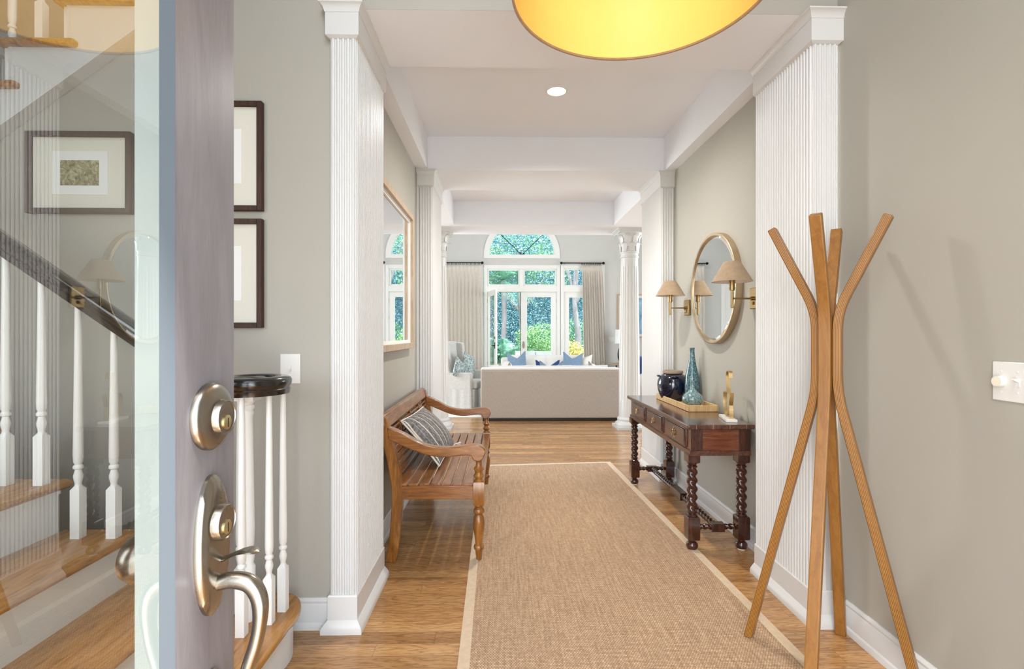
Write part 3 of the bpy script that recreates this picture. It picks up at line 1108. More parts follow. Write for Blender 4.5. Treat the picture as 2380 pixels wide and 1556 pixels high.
for x, z in ((-2.245, 2.378), (-2.12, 2.378), (-1.995, 2.559), (-1.870, 2.559), (-1.750, 2.74), (-1.625, 2.74)):
    baluster(x, 2.262, z, z + 0.85, uf, 0.185)

# ------------------------------------------------------------------ pictures beside the stairs
def picture(x0, x1, z0, z1, label, mw, mh, iw, ih):
    yb, yf = Y1 - 0.001, Y1 - 0.030
    cx, cz = (x0 + x1) / 2, (z0 + z1) / 2
    r = thing('framed_print', label, 'picture', (cx, Y1, z0), 'framed woodland prints beside the stairs')
    fw = 0.022
    m_ = MB()
    frame_rect(m_, x0, x1, z0, z1, fw, yf, yb)
    m_.build('frame', M['frame_brown'], r, bevel=0.002)
    MB().box((x0 + fw, yb - 0.012, z0 + fw), (x1 - fw, yb, z1 - fw)).build('cream_mount', M['mat_cream'], r)
    MB().box((cx - mw / 2, yb - 0.0145, cz - mh / 2), (cx + mw / 2, yb - 0.010, cz + mh / 2)).build('white_mount', M['mat_white'], r)
    MB().box((cx - iw / 2, yb - 0.016, cz - ih / 2), (cx + iw / 2, yb - 0.012, cz + ih / 2)).build('print', M['photo'], r)


picture(-2.061, -1.612, 1.825, 2.180, 'landscape woodland print in brown frame seen through the door glass', 0.24, 0.19, 0.165, 0.11)
picture(-1.402, -1.047, 1.840, 2.318, 'upper portrait print in brown frame beside the door edge', 0.17, 0.24, 0.10, 0.17)
picture(-1.402, -1.047, 1.328, 1.804, 'lower portrait print in brown frame above the stair volute', 0.17, 0.24, 0.10, 0.17)

# ------------------------------------------------------------------ switch plates
r = thing('light_switch', 'white toggle switch plate on grey wall above the stair volute', 'light switch', (-0.932, Y1, 1.08))
MB().box((-0.977, Y1 - 0.006, 1.081), (-0.888, Y1, 1.213)).build('cover_plate', M['plate'], r, bevel=0.003)
MB().box((-0.938, Y1 - 0.009, 1.134), (-0.927, Y1 - 0.005, 1.160)).prism([(Y1 - 0.006, 1.146), (Y1 - 0.020, 1.135), (Y1 - 0.021, 1.141), (Y1 - 0.006, 1.156)], -0.9365, -0.9285, 'X').build('toggle', M['plate'], r)
for z in (1.118, 1.176):
    MB().lathe([(0.003, -0.001), (0.003, 0.0015), (0.001, 0.002)], (0, 0, 0), 10, mat=T(-0.9325, Y1 - 0.006, z, PI / 2)).build('screw', M['plate'], r)

r = thing('dimmer_switch', 'white double switch plate with round dimmer knob beside the coat stand', 'light switch', (FR, 1.48, 1.09))
MB().box((FR - 0.006, 1.415, 1.098), (FR, 1.546, 1.217)).build('cover_plate', M['plate'], r, bevel=0.003)
kn = MB().lathe([(0.018, -0.006), (0.0175, -0.016), (0.0155, -0.022), (0.001, -0.022)], (FR, 1.517, 1.157), 32, 'X').build('dimmer_knob', M['plate'], r)
MB().lathe([(0.011, -0.0215), (0.011, -0.0225), (0.001, -0.023)], (FR, 1.517, 1.157), 24, 'X').build('knob_face', M['ivory'], kn)
MB().box((FR - 0.008, 1.461, 1.145), (FR - 0.005, 1.473, 1.170)).prism([(FR - 0.006, 1.158), (FR - 0.022, 1.164), (FR - 0.021, 1.170), (FR - 0.006, 1.168)], 1.463, 1.471, 'Y').build('toggle', M['plate'], r)
for y in (1.517, 1.467):
    for z in (1.126, 1.188):
        MB().lathe([(0.003, -0.005), (0.0028, -0.0075), (0.001, -0.008)], (FR, y, z), 10, 'X').build('screw', M['plate'], r)

# ------------------------------------------------------------------ pendant drum lamp
DCX, DCY, DR, DZ = 0.404, 1.485, 0.375, 2.30
r = thing('pendant_lamp', 'large drum pendant glowing gold inside above the foyer', 'lamp', (DCX, DCY, DZ))
m = MB()
m.lathe([(DR, DZ), (DR, DZ + 0.38)], (DCX, DCY, 0), 96, cap=False)
m.lathe([(DR - 0.0025, DZ), (DR - 0.0025, DZ + 0.38)], (DCX, DCY, 0), 96, cap=False)
sh = m.build('drum_shade', M['drum_out'], r)
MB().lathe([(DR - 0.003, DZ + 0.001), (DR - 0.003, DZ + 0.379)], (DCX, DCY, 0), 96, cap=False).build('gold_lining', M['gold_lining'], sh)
MB().lathe([(DR - 0.005, DZ - 0.001), (DR + 0.002, DZ - 0.001), (DR + 0.002, DZ + 0.006), (DR - 0.005, DZ + 0.006), (DR - 0.005, DZ - 0.001)], (DCX, DCY, 0), 96, cap=False).build('lower_rim', M['drum_out'], sh)
MB().lathe([(0.001, 4.35), (0.008, 4.35), (0.008, 2.66), (0.001, 2.66)], (DCX, DCY, 0.85 - 0.0), 12).build('hanging_rod', M['brass'], r)
m = MB()
for k in range(3):
    a = 2 * PI * k / 3
    m.tube([(DCX, DCY, DZ + 0.34), (DCX + (DR - 0.004) * math.cos(a), DCY + (DR - 0.004) * math.sin(a), DZ + 0.36)], 0.004, 8)
m.tube([(DCX, DCY, DZ + 0.30), (DCX, DCY, 3.6)], 0.009, 10)
m.build('spider_frame', M['brass'], r)
for k in range(2):
    a = PI * k
    bx_, by_ = DCX + 0.10 * math.cos(a), DCY + 0.10 * math.sin(a)
    light('pendant_bulb_light', 'POINT', (bx_, by_, DZ + 0.24), 0.45, (1.0, 0.84, 0.55), shadow_soft_size=0.045)
    m = MB().lathe([(0.014, DZ + 0.345), (0.014, DZ + 0.29), (0.002, DZ + 0.285)], (bx_, by_, 0), 16)
    m.tube([(DCX, DCY, DZ + 0.335), (bx_, by_, DZ + 0.335)], 0.006, 8)
    m.build('lamp_holder', M['brass'], r)

# ------------------------------------------------------------------ recessed ceiling light
r = thing('recessed_light', 'lit round recessed light in the hall ceiling', 'lamp', (0.392, 3.645, 3.035))
MB().lathe([(0.084, 3.0355), (0.083, 3.031), (0.066, 3.030), (0.064, 3.0345)], (0.392, 3.645, 0), 40, cap=False).build('trim_ring', M['white'], r)
MB().lathe([(0.064, 3.0343), (0.001, 3.0338)], (0.392, 3.645, 0), 40).build('lens', M['bulb'], r)
light('recessed_lamp_light', 'SPOT', (0.392, 3.645, 3.028), 185, (1.0, 0.955, 0.90), spot_size=math.radians(156), spot_blend=0.8, shadow_soft_size=0.06, aim=(0.392, 3.645, 0))

# fitting added to light the columns and bay ceiling, hidden by the second beam
r = thing('recessed_light', 'added round recessed light in the bay ceiling between the columns', 'lamp', (0.42, 5.75, 3.05))
MB().lathe([(0.084, 3.0505), (0.083, 3.046), (0.066, 3.045), (0.064, 3.0495)], (0.42, 5.75, 0), 40, cap=False).build('trim_ring', M['white'], r)
MB().lathe([(0.064, 3.0493), (0.001, 3.0488)], (0.42, 5.75, 0), 40).build('lens', M['bulb'], r)
light('recessed_lamp_light', 'SPOT', (0.42, 5.75, 3.043), 55, (1.0, 0.90, 0.76), spot_size=math.radians(164), spot_blend=0.8, shadow_soft_size=0.06, aim=(0.42, 5.75, 0))

# ------------------------------------------------------------------ sisal runner
r = thing('sisal_rug', 'natural sisal runner with a beige cloth border along the hall', 'rug', (0.5, 3.2, 0))
q = [(-0.165, 1.25), (1.245, 1.25), (1.100, 5.165), (-0.205, 5.06)]


def inset(p, d):
    cx = sum(a for a, b in p) / 4
    cy = sum(b for a, b in p) / 4
    return [(a + (d if a < cx else -d), b + (d if b < cy else -d)) for a, b in p]


MB().prism(inset(q, 0.045), 0.0, 0.007).build('woven_field', M['sisal'], r)
qi = inset(q, 0.048)
m = MB()
for i in range(4):
    j = (i + 1) % 4
    m.prism([q[i], q[j], qi[j], qi[i]], 0.0, 0.008)
m.build('cloth_border', M['bind'], r, bevel=0.002)

# ------------------------------------------------------------------ coat stand
CX, CY = 1.270, 1.975
r = thing('coat_stand', 'bent plywood coat stand with four splayed arms and legs by the wall', 'coat stand', (CX, CY, 0))


def strip_path(z0):
    rm = 0.036
    lo = Vector((0.290, z0))
    mid0, mid1 = Vector((rm, 1.075)), Vector((rm, 1.385))
    hi = Vector((0.197, 1.735))
    pts = [lo]
    d = (mid0 - lo).normalized()
    pts += [lo.lerp(mid0, t) for t in (0.3, 0.6)]
    A = mid0 - d * 0.075
    B = mid0 + Vector((0, 0.075))
    for i in range(7):
        t = i / 6
        pts.append(A * (1 - t) ** 2 + mid0 * 2 * t * (1 - t) + B * t * t)
    d2 = (hi - mid1).normalized()
    A = mid1 - Vector((0, 0.075))
    B = mid1 + d2 * 0.075
    for i in range(7):
        t = i / 6
        pts.append(A * (1 - t) ** 2 + mid1 * 2 * t * (1 - t) + B * t * t)
    pts += [mid1.lerp(hi, 0.6), hi]
    return pts


def coat_arm(ang, z0):
    pts = strip_path(z0)
    th, w = 0.031, 0.041
    ca, sa = math.cos(ang), math.sin(ang)
    inner, outer = [], []
    for i, p in enumerate(pts):
        if i == 0:
            n = None
        a, b = pts[max(i - 1, 0)], pts[min(i + 1, len(pts) - 1)]
        t = (b - a).normalized()
        nn = Vector((t.y, -t.x))
        if i == 0:          # cut level with the floor
            nn = Vector((1, 0)) / max(0.3, abs(nn.x))
        inner.append(p - nn * th / 2)
        outer.append(p + nn * th / 2)
    n = len(pts)
    me = bpy.data.meshes.new('bent_leg')
    vs = []
    for k in range(n):
        for q_ in (inner[k], outer[k]):
            for s_ in (-1, 1):
                vs.append((q_.x * ca - s_ * w / 2 * sa, q_.x * sa + s_ * w / 2 * ca, q_.y))
    fs, mi, uvs = [], [], []
    L = [0.0]
    for k in range(1, n):
        L.append(L[-1] + (pts[k] - pts[k - 1]).length)
    for k in range(n - 1):
        a, b = k * 4, k * 4 + 4
        fs.append((a, a + 1, b + 1, b)); mi.append(0); uvs.append([(0, L[k]), (1, L[k]), (1, L[k + 1]), (0, L[k + 1])])
        fs.append((a + 2, b + 2, b + 3, a + 3)); mi.append(0); uvs.append([(0, L[k]), (0, L[k + 1]), (1, L[k + 1]), (1, L[k])])
        fs.append((a, b, b + 2, a + 2)); mi.append(1); uvs.append([(0, L[k]), (0, L[k + 1]), (1, L[k + 1]), (1, L[k])])
        fs.append((a + 1, a + 3, b + 3, b + 1)); mi.append(1); uvs.append([(0, L[k]), (1, L[k]), (1, L[k + 1]), (0, L[k + 1])])
    fs.append((0, 2, 3, 1)); mi.append(0); uvs.append([(0, 0), (1, 0), (1, 1), (0, 1)])
    e = (n - 1) * 4
    fs.append((e, e + 1, e + 3, e + 2)); mi.append(0); uvs.append([(0, 0), (0, 1), (1, 1), (1, 0)])
    me.from_pydata(vs, [], fs)
    me.polygons.foreach_set('material_index', mi)
    uvl = me.uv_layers.new(name='UVMap')
    flat = []
    for u in uvs:
        for p in u:
            flat += [p[0], p[1]]
    uvl.data.foreach_set('uv', flat)
    me.materials.append(M['ply_face'])
    me.materials.append(M['ply_edge'])
    bm = bmesh.new()
    bm.from_mesh(me)
    bmesh.ops.recalc_face_normals(bm, faces=bm.faces)
    bm.to_mesh(me)
    bm.free()
    me.polygons.foreach_set('use_smooth', [True] * len(me.polygons))
    me.set_sharp_from_angle(angle=math.radians(35))
    o = bpy.data.objects.new('bent_leg', me)
    COL.objects.link(o)
    o.parent = r
    b = o.modifiers.new('bevel', 'BEVEL')
    b.width = 0.004
    b.segments = 3
    b.limit_method = 'ANGLE'
    b.angle_limit = math.radians(50)
    return o


for k in range(4):
    coat_arm(math.radians(47 + 90 * k), 0.008 if k in (1, 2) else 0.0)
MB().box((CX - 0.02, CY - 0.02, 1.08), (CX + 0.02, CY + 0.02, 1.38)).build('centre_block', M['ply_face'], r).rotation_euler = (0, 0, math.radians(47))

# ------------------------------------------------------------------ console table
_t = NT('mahogany_planked_top')
_src = M['mahog_y'].node_tree
_sep = _t.new('ShaderNodeSeparateXYZ')
_t.l.new(_t.tc.outputs['Object'], _sep.inputs[0])
_v = _t.mapping((13, 1.5, 13))
_n = _t.noise(_v, 2.2, 7, 1.1, 0.62)
_c = _t.ramp(_n, [(0.3, lin((50, 28, 21))), (0.5, lin((80, 48, 37))), (0.7, lin((108, 72, 56)))])
_f = _t.math('FRACT', _t.math('DIVIDE', _t.math('ADD', _sep.outputs[0], 0.2), 0.1))
_l = _t.math('LESS_THAN', _t.math('ABSOLUTE', _t.math('SUBTRACT', _f, 0.5)), 0.014)
_t.set(Base_Color=_t.mix(_t.math('MULTIPLY', _l, 0.7), _c, lin((168, 140, 116))), Roughness=0.2, Coat_Weight=0.5, Coat_Roughness=0.12)
M['mahog_top'] = _t.m
TX0, TX1, TY0, TY1, TZ = 1.100, 1.500, 3.000, 4.470, 0.763
r = thing('console_table', 'dark wood console table with barley twist legs and three drawers by the right wall', 'table', (1.3, 3.7, 0))
MB().box((TX0, TY0, TZ - 0.028), (TX1, TY1, TZ)).build('tabletop', M['mahog_top'], r, bevel=0.006, seg=3)
for x in (TX0 + 0.1, TX0 + 0.25):
    pass
AX0, AX1, AY0, AY1 = TX0 + 0.030, TX1 - 0.012, TY0 + 0.035, TY1 - 0.035
AZ0, AZ1 = 0.596, TZ - 0.028
m = MB().box((AX0, AY0, AZ0), (AX1, AY1, AZ1))
ap = m.build('apron', M['mahog_x'], r)
for y0, y1 in ((AY0 - 0.003, AY0), (AY1, AY1 + 0.003)):
    for x0, x1 in ((AX0 - 0.001, AX0 + 0.07), (AX1 - 0.07, AX1)):
        MB().box((x0, y0, AZ0), (x1, y1, AZ1)).build('corner_post', M['mahog_z'], r)
m = MB()
mould(m, [(AX1, AY0), (AX0, AY0), (AX0, AY1), (AX1, AY1)], [(-0.01, 0.574), (0.016, 0.574), (0.020, 0.580), (0.014, 0.586), (0.018, 0.592), (0.010, 0.600), (0.0, 0.602), (-0.01, 0.602)], -1)
m.build('lower_moulding', M['mahog_y'], r, smooth=40)
DW = 0.385
for k in range(3):
    yc = AY0 + 0.255 + k * 0.445
    m = MB().box((AX0 - 0.010, yc - DW / 2, AZ0 + 0.014), (AX0 + 0.002, yc + DW / 2, AZ1 - 0.008))
    dr = m.build('drawer', M['mahog_y'], r, bevel=0.004, seg=2)
    MB().box((AX0 - 0.016, yc - DW / 2 + 0.012, AZ0 + 0.024), (AX0 - 0.008, yc + DW / 2 - 0.012, AZ1 - 0.018)).build('raised_panel', M['mahog_y'], dr, bevel=0.005)
    zc = (AZ0 + AZ1) / 2 + 0.004
    # pierced back plate with drop pull
    m = MB()
    xx = AX0 - 0.016
    m.lathe([(0.012, 0), (0.012, -0.003), (0.001, -0.004)], (xx, yc, zc + 0.012), 16, 'X')
    m.lathe([(0.008, 0), (0.008, -0.003), (0.001, -0.004)], (xx, yc, zc + 0.028), 12, 'X')
    for s_ in (-1, 1):
        m.lathe([(0.008, 0), (0.008, -0.003), (0.001, -0.004)], (xx, yc + s_ * 0.012, zc - 0.002), 12, 'X')
    m.lathe([(0.007, 0), (0.007, -0.003), (0.001, -0.004)], (xx, yc, zc - 0.014), 12, 'X')
    m.tube([(xx, yc, zc + 0.014), (xx - 0.012, yc, zc + 0.014)], 0.003, 8)
    loop = [(xx - 0.011, yc + 0.009 * math.sin(a) * (1 + 0.5 * math.sin(a / 2)), zc - 0.004 + 0.018 * math.cos(a)) for a in [2 * PI * i / 20 for i in range(21)]]
    m.tube(loop, 0.0024, 8)
    if k == 0:
        m.lathe([(0.009, 0), (0.009, -0.003), (0.001, -0.004)], (xx, yc, zc - 0.028), 12, 'X')
        for s_ in (-1, 1):
            m.lathe([(0.006, 0), (0.006, -0.003), (0.001, -0.004)], (xx, yc + s_ * 0.010, zc - 0.034), 12, 'X')
    m.build('bronze_pull', M['bronze'], dr)
LEGS = [(AX0 + 0.018, AY0 + 0.030), (AX1 - 0.040, AY0 + 0.030), (AX0 + 0.018, AY1 - 0.030), (AX1 - 0.040, AY1 - 0.030)]


def sqring(x, y, q, z, rd=0.0, n=24):
    ring = []
    for k in range(n):
        a = 2 * PI * k / n + PI / 4
        c, s = math.cos(a), math.sin(a)
        rr = (q / max(abs(c), abs(s))) * (1 - rd) + q * rd
        ring.append((x + rr * c, y + rr * s, z))
    return ring


for i, (x, y) in enumerate(LEGS):
    m = MB()
    b = 0.036
    m.lathe([(0.020, 0.006), (0.030, 0.010), (0.0355, 0.024), (0.034, 0.038), (0.024, 0.050), (0.018, 0.054), (0.018, 0.058), (0.027, 0.062), (0.027, 0.068)], (x, y, 0), 28)
    m.rings([sqring(x, y, b * 0.9, 0.066), sqring(x, y, b, 0.072), sqring(x, y, b, 0.196), sqring(x, y, b * 0.9, 0.204)])
    m.lathe([(0.030, 0.202), (0.032, 0.209), (0.026, 0.216), (0.022, 0.220), (0.030, 0.226), (0.031, 0.232), (0.026, 0.238)], (x, y, 0), 28)
    twist(m, (x, y, 0.234), (x, y, 0.498), 0.0325, 2.6, 2, 0.34, 28, 90, -1)
    m.lathe([(0.024, 0.494), (0.030, 0.500), (0.030, 0.506), (0.022, 0.511), (0.027, 0.518), (0.031, 0.524), (0.031, 0.530)], (x, y, 0), 28)
    m.rings([sqring(x, y, b * 0.9, 0.528), sqring(x, y, b, 0.534), sqring(x, y, b, 0.580)])
    lg = m.build('twisted_leg', M['mahog_z'], r, smooth=38)
    MB().lathe([(0.022, 0.0), (0.022, 0.007), (0.001, 0.007)], (x, y, 0), 20).build('felt_pad', M['mat_cream'], lg)
SZ = 0.137
for y in (AY0 + 0.030, AY1 - 0.030):
    x0, x1 = LEGS[0][0] + 0.034, LEGS[1][0] - 0.034
    xm = (x0 + x1) / 2
    m = MB()
    twist(m, (x0, y, SZ), (xm - 0.040, y, SZ), 0.018, 1.2, 2, 0.36, 18, 30)
    twist(m, (xm + 0.040, y, SZ), (x1, y, SZ), 0.018, 1.2, 2, 0.36, 18, 30)
    m.box((xm - 0.040, y - 0.024, SZ - 0.024), (xm + 0.040, y + 0.024, SZ + 0.024))
    m.build('end_stretcher', M['mahog_z'], r, smooth=38)
m = MB()
ym = (AY0 + AY1) / 2
twist(m, (xm, AY0 + 0.054, SZ), (xm, ym - 0.13, SZ), 0.021, 6, 2, 0.36, 18, 120)
twist(m, (xm, ym + 0.13, SZ), (xm, AY1 - 0.054, SZ), 0.021, 6, 2, 0.36, 18, 120)
m.box((xm - 0.026, ym - 0.11, SZ - 0.026), (xm + 0.026, ym + 0.11, SZ + 0.026))
for s_ in (-1, 1):
    m.lathe([(0.012, ym + s_ * 0.11), (0.020, ym + s_ * 0.118), (0.020, ym + s_ * 0.125), (0.012, ym + s_ * 0.133)], (xm, 0, SZ), 16, 'Y')
m.build('long_stretcher', M['mahog_z'], r, smooth=38)

# tray
r = thing('rattan_tray', 'pale rattan tray on the console table holding three vessels', 'tray', (1.39, 3.86, TZ))
ty0, ty1, tx0, tx1, th = 3.50, 4.235, 1.285, 1.494, 0.045
MB().box((tx0 + 0.009, ty0 + 0.009, TZ + 0.0015), (tx1 - 0.009, ty1 - 0.009, TZ + 0.008)).build('tray_base', M['rattan'], r)
m = MB()
m.box((tx0, ty0, TZ + 0.001), (tx0 + 0.010, ty1, TZ + th)).box((tx1 - 0.010, ty0, TZ + 0.001), (tx1, ty1, TZ + th)).box((tx0 + 0.010, ty0, TZ + 0.001), (tx1 - 0.010, ty0 + 0.010, TZ + th)).box((tx0 + 0.010, ty1 - 0.010, TZ + 0.001), (tx1 - 0.010, ty1, TZ + th))
m.build('tray_rim', M['rattan'], r, bevel=0.003)
TB = TZ + 0.0085

# navy jar
jx, jy = 1.376, 4.09
r = thing('ceramic_jar', 'round navy glazed jar with sandy rim at the far end of the tray', 'jar', (jx, jy, TB))
m = MB().lathe([(0.001, TB), (0.082, TB), (0.088, TB + 0.008), (0.106, TB + 0.045), (0.118, TB + 0.085), (0.122, TB + 0.125), (0.119, TB + 0.155), (0.116, TB + 0.160), (0.115, TB + 0.165), (0.103, TB + 0.188), (0.082, TB + 0.206), (0.074, TB + 0.212)], (jx, jy, 0), 48)
m.build('body', M['navy_glaze'], r)
MB().lathe([(0.070, TB + 0.212), (0.078, TB + 0.215), (0.080, TB + 0.225), (0.078, TB + 0.236), (0.068, TB + 0.237), (0.060, TB + 0.226), (0.060, TB + 0.17)], (jx, jy, 0), 48, cap=False).build('rim', M['rim_clay'], r)
for k in range(4):
    a = PI * 0.95 + k * PI / 2
    ca, sa = math.cos(a), math.sin(a)
    lp = [(jx + (0.100 + 0.020 * math.sin(t)) * ca - 0.022 * math.cos(t) * sa, jy + (0.098 + 0.020 * math.sin(t)) * sa + 0.022 * math.cos(t) * ca, TB + 0.190 + 0.004 * math.sin(t)) for t in [PI * i / 12 for i in range(13)]]
    MB().tube(lp, 0.0075, 10).build('lug_handle', M['navy_glaze'], r)

vx, vy = 1.461, 3.90
r = thing('bottle_vase', 'tall slim teal crackle bottle vase', 'vase', (vx, vy, TB))
MB().lathe([(0.001, TB), (0.044, TB), (0.050, TB + 0.01), (0.055, TB + 0.07), (0.055, TB + 0.14), (0.050, TB + 0.20), (0.040, TB + 0.25), (0.029, TB + 0.30), (0.021, TB + 0.35), (0.018, TB + 0.39), (0.018, TB + 0.415), (0.020, TB + 0.420), (0.020, TB + 0.424), (0.015, TB + 0.424), (0.014, TB + 0.38)], (vx, vy, 0), 40).build('body', M['teal_glaze'], r)
vx, vy = 1.395, 3.715
r = thing('bud_vase', 'small round teal bud vase with thin neck in front of the tall bottle', 'vase', (vx, vy, TB))
MB().lathe([(0.001, TB), (0.040, TB), (0.050, TB + 0.006), (0.066, TB + 0.025), (0.075, TB + 0.050), (0.073, TB + 0.068), (0.060, TB + 0.088), (0.038, TB + 0.106), (0.022, TB + 0.122), (0.015, TB + 0.140), (0.014, TB + 0.180), (0.016, TB + 0.186), (0.016, TB + 0.189), (0.011, TB + 0.189), (0.010, TB + 0.15)], (vx, vy, 0), 40).build('body', M['bud_glaze'], r)

# gold ribbon ornament
r = thing('gold_ornament', 'pale gold looped ribbon ornament on white marble block at table end', 'ornament', (1.385, 3.13, TZ))
MB().prism([(1.365, 3.085), (1.428, 3.072), (1.474, 3.290), (1.411, 3.303)], TZ, TZ + 0.017).build('marble_base', M['marble'], r, bevel=0.002)


def ribbon(tz, w, t, name):
    """flat band in the upright plane of the base; its width runs across that plane"""
    mm = MB()
    d = Vector((0.205, 0.979, 0))
    wv = Vector((0.979, -0.205, 0))
    P = spline([Vector((1.400, 3.080, z)) + d * a for a, z in tz], 8)
    rings = []
    for i, p in enumerate(P):
        tg = (P[min(i + 1, len(P) - 1)] - P[max(i - 1, 0)]).normalized()
        nv = tg.cross(wv).normalized()
        rings.append([p + wv * w / 2 + nv * t / 2, p - wv * w / 2 + nv * t / 2, p - wv * w / 2 - nv * t / 2, p + wv * w / 2 - nv * t / 2])
    mm.rings(rings).build(name, M['pale_gold'], r, smooth=30)


ribbon([(0.030, 0.780), (0.028, 0.820), (0.034, 0.850), (0.070, 0.915), (0.108, 0.975), (0.122, 1.030), (0.110, 1.060), (0.082, 1.070), (0.055, 1.066), (0.046, 1.052), (0.045, 1.030)], 0.023, 0.004, 'upright_band')
ribbon([(0.010, 0.940), (0.020, 0.905), (0.045, 0.852), (0.090, 0.802), (0.140, 0.789), (0.182, 0.818), (0.203, 0.865), (0.198, 0.912), (0.178, 0.932), (0.155, 0.926)], 0.023, 0.004, 'curled_band')

# ------------------------------------------------------------------ round mirror and wall sconces
MY, MZ, MR = 3.590, 1.620, 0.389
r = thing('round_mirror', 'round wall mirror with slim brass frame above the console table', 'mirror', (WR, MY, MZ))
MB().lathe([(MR - 0.020, -0.028), (MR - 0.017, -0.046), (MR - 0.004, -0.046), (MR, -0.043), (MR, -0.002), (MR - 0.020, -0.002), (MR - 0.020, -0.028)], (WR, MY, MZ), 96, 'X', cap=False).build('frame', M['champagne'], r)
MB().lathe([(MR - 0.018, -0.030), (MR - 0.040, -0.036), (0.001, -0.036)], (WR, MY, MZ), 96, 'X').build('mirror_glass', M['mirror'], r, smooth=5)


def sconce(y, label):
    r = thing('wall_sconce', label, 'lamp', (WR, y, 1.45), 'brass sconces either side of the round mirror')
    bp = MB().box((WR - 0.020, y - 0.050, 1.452), (WR, y + 0.050, 1.578)).build('backplate', M['brass'], r, bevel=0.004)
    MB().lathe([(0.010, -0.019), (0.010, -0.026), (0.004, -0.030), (0.001, -0.030)], (WR, y, 1.485), 14, 'X').build('switch_knob', M['brass'], bp)
    sx = WR - 0.150
    m = MB().tube([(WR - 0.018, y, 1.513), (sx, y, 1.513)], 0.0055, 12)
    m.lathe([(0.012, -0.018), (0.012, -0.036), (0.008, -0.040), (0.001, -0.040)], (WR, y, 1.513), 16, 'X')
    m.build('arm', M['brass'], r)
    m = MB().lathe([(0.001, 1.455), (0.0075, 1.455), (0.0085, 1.460), (0.0085, 1.560), (0.0165, 1.562), (0.0165, 1.640), (0.001, 1.640)], (sx, y, 0), 20)
    m.lathe([(0.019, 1.573), (0.019, 1.577), (0.010, 1.577)], (sx, y, 0), 20)
    m.build('stem', M['brass'], r)
    m = MB()
    m.lathe([(0.116, 1.612), (0.046, 1.732)], (sx, y, 0), 48, cap=False)
    shd = m.build('lamp_shade', M['shade'], r)
    MB().lathe([(0.1135, 1.6125), (0.0445, 1.731)], (sx, y, 0), 48, cap=False).build('shade_lining', M['shade_in'], shd)


sconce(3.03, 'brass wall sconce with taupe cone shade nearest the coat stand')
sconce(4.15, 'brass wall sconce with taupe cone shade farther down the hall')

# ------------------------------------------------------------------ large framed mirror, left wall
r = thing('wall_mirror', 'tall framed mirror in washed oak above the bench', 'mirror', (WL, 3.58, 1.19))
y0, y1, z0, z1, d, fw = 3.02, 4.13, 1.190, 2.245, 0.042, 0.042
m = MB()
m.box((WL, y0, z0), (WL + d, y0 + fw, z1)).box((WL, y1 - fw, z0), (WL + d, y1, z1)).box((WL, y0 + fw, z0), (WL + d, y1 - fw, z0 + fw)).box((WL, y0 + fw, z1 - fw), (WL + d, y1 - fw, z1))
m.build('frame', M['frame_oak'], r, bevel=0.002)
m = MB()
mould(m, [(y0 + fw, z0 + fw), (y1 - fw, z0 + fw), (y1 - fw, z1 - fw), (y0 + fw, z1 - fw), (y0 + fw, z0 + fw)], [(0.0, 0.008), (0.022, 0.008), (0.022, 0.016), (0.0, 0.020)], 1)
m.v = [Vector((WL + p.z, p.x, p.y)) for p in m.v]
m.build('inner_slip', M['mat_white'], r)
MB().box((WL + 0.003, y0 + fw, z0 + fw), (WL + 0.009, y1 - fw, z1 - fw)).build('mirror_glass', M['mirror'], r)

# ------------------------------------------------------------------ teak bench
BXF, BXB, BY0, BY1 = -0.131, -0.610, 2.945, 4.420
r = thing('wooden_bench', 'slatted teak bench with scrolled arms against the left wall', 'bench', (-0.4, 3.68, 0))


def legprof(z0, z1):
    return


def turned(m, x, y):
    b = 0.031
    m.lathe([(0.015, 0.0), (0.020, 0.055), (0.021, 0.060), (0.028, 0.068), (0.030, 0.078), (0.027, 0.088), (0.020, 0.094), (0.022, 0.12), (0.031, 0.18), (0.033, 0.215), (0.029, 0.250), (0.021, 0.262), (0.021, 0.268), (0.030, 0.276), (0.032, 0.285), (0.028, 0.297), (0.022, 0.303), (0.022, 0.308), (0.031, 0.318), (0.031, 0.324)], (x, y, 0), 28)
    m.rings([sqring(x, y, b * 0.86, 0.321), sqring(x, y, b, 0.329), sqring(x, y, b, 0.448), sqring(x, y, b * 0.9, 0.455)])
    m.lathe([(0.026, 0.452), (0.029, 0.459), (0.022, 0.466), (0.020, 0.470), (0.030, 0.482), (0.031, 0.489), (0.024, 0.500), (0.020, 0.508), (0.021, 0.512), (0.030, 0.524), (0.030, 0.530), (0.021, 0.540), (0.017, 0.548), (0.017, 0.570), (0.022, 0.590)], (x, y, 0), 28)


for y in (BY0, BY1):
    m = MB()
    turned(m, BXF, y)
    m.build('turned_front_leg', M['teak_z'], r, smooth=38)
# sabre-shaped rear posts
for y in (BY0, BY1):
    cl = spline([(-0.632, y, 0.0), (-0.612, y, 0.12), (-0.598, y, 0.28), (-0.596, y, 0.42), (-0.618, y, 0.56), (-0.652, y, 0.70), (-0.684, y, 0.815)], 6)
    m = MB()
    m.sweep([(-0.024, -0.030), (0.024, -0.030), (0.024, 0.030), (-0.024, 0.030)], cl, up=(1, 0, 0), scales=[1.0] * len(cl))
    m.build('rear_post', M['teak_z'], r, bevel=0.004)
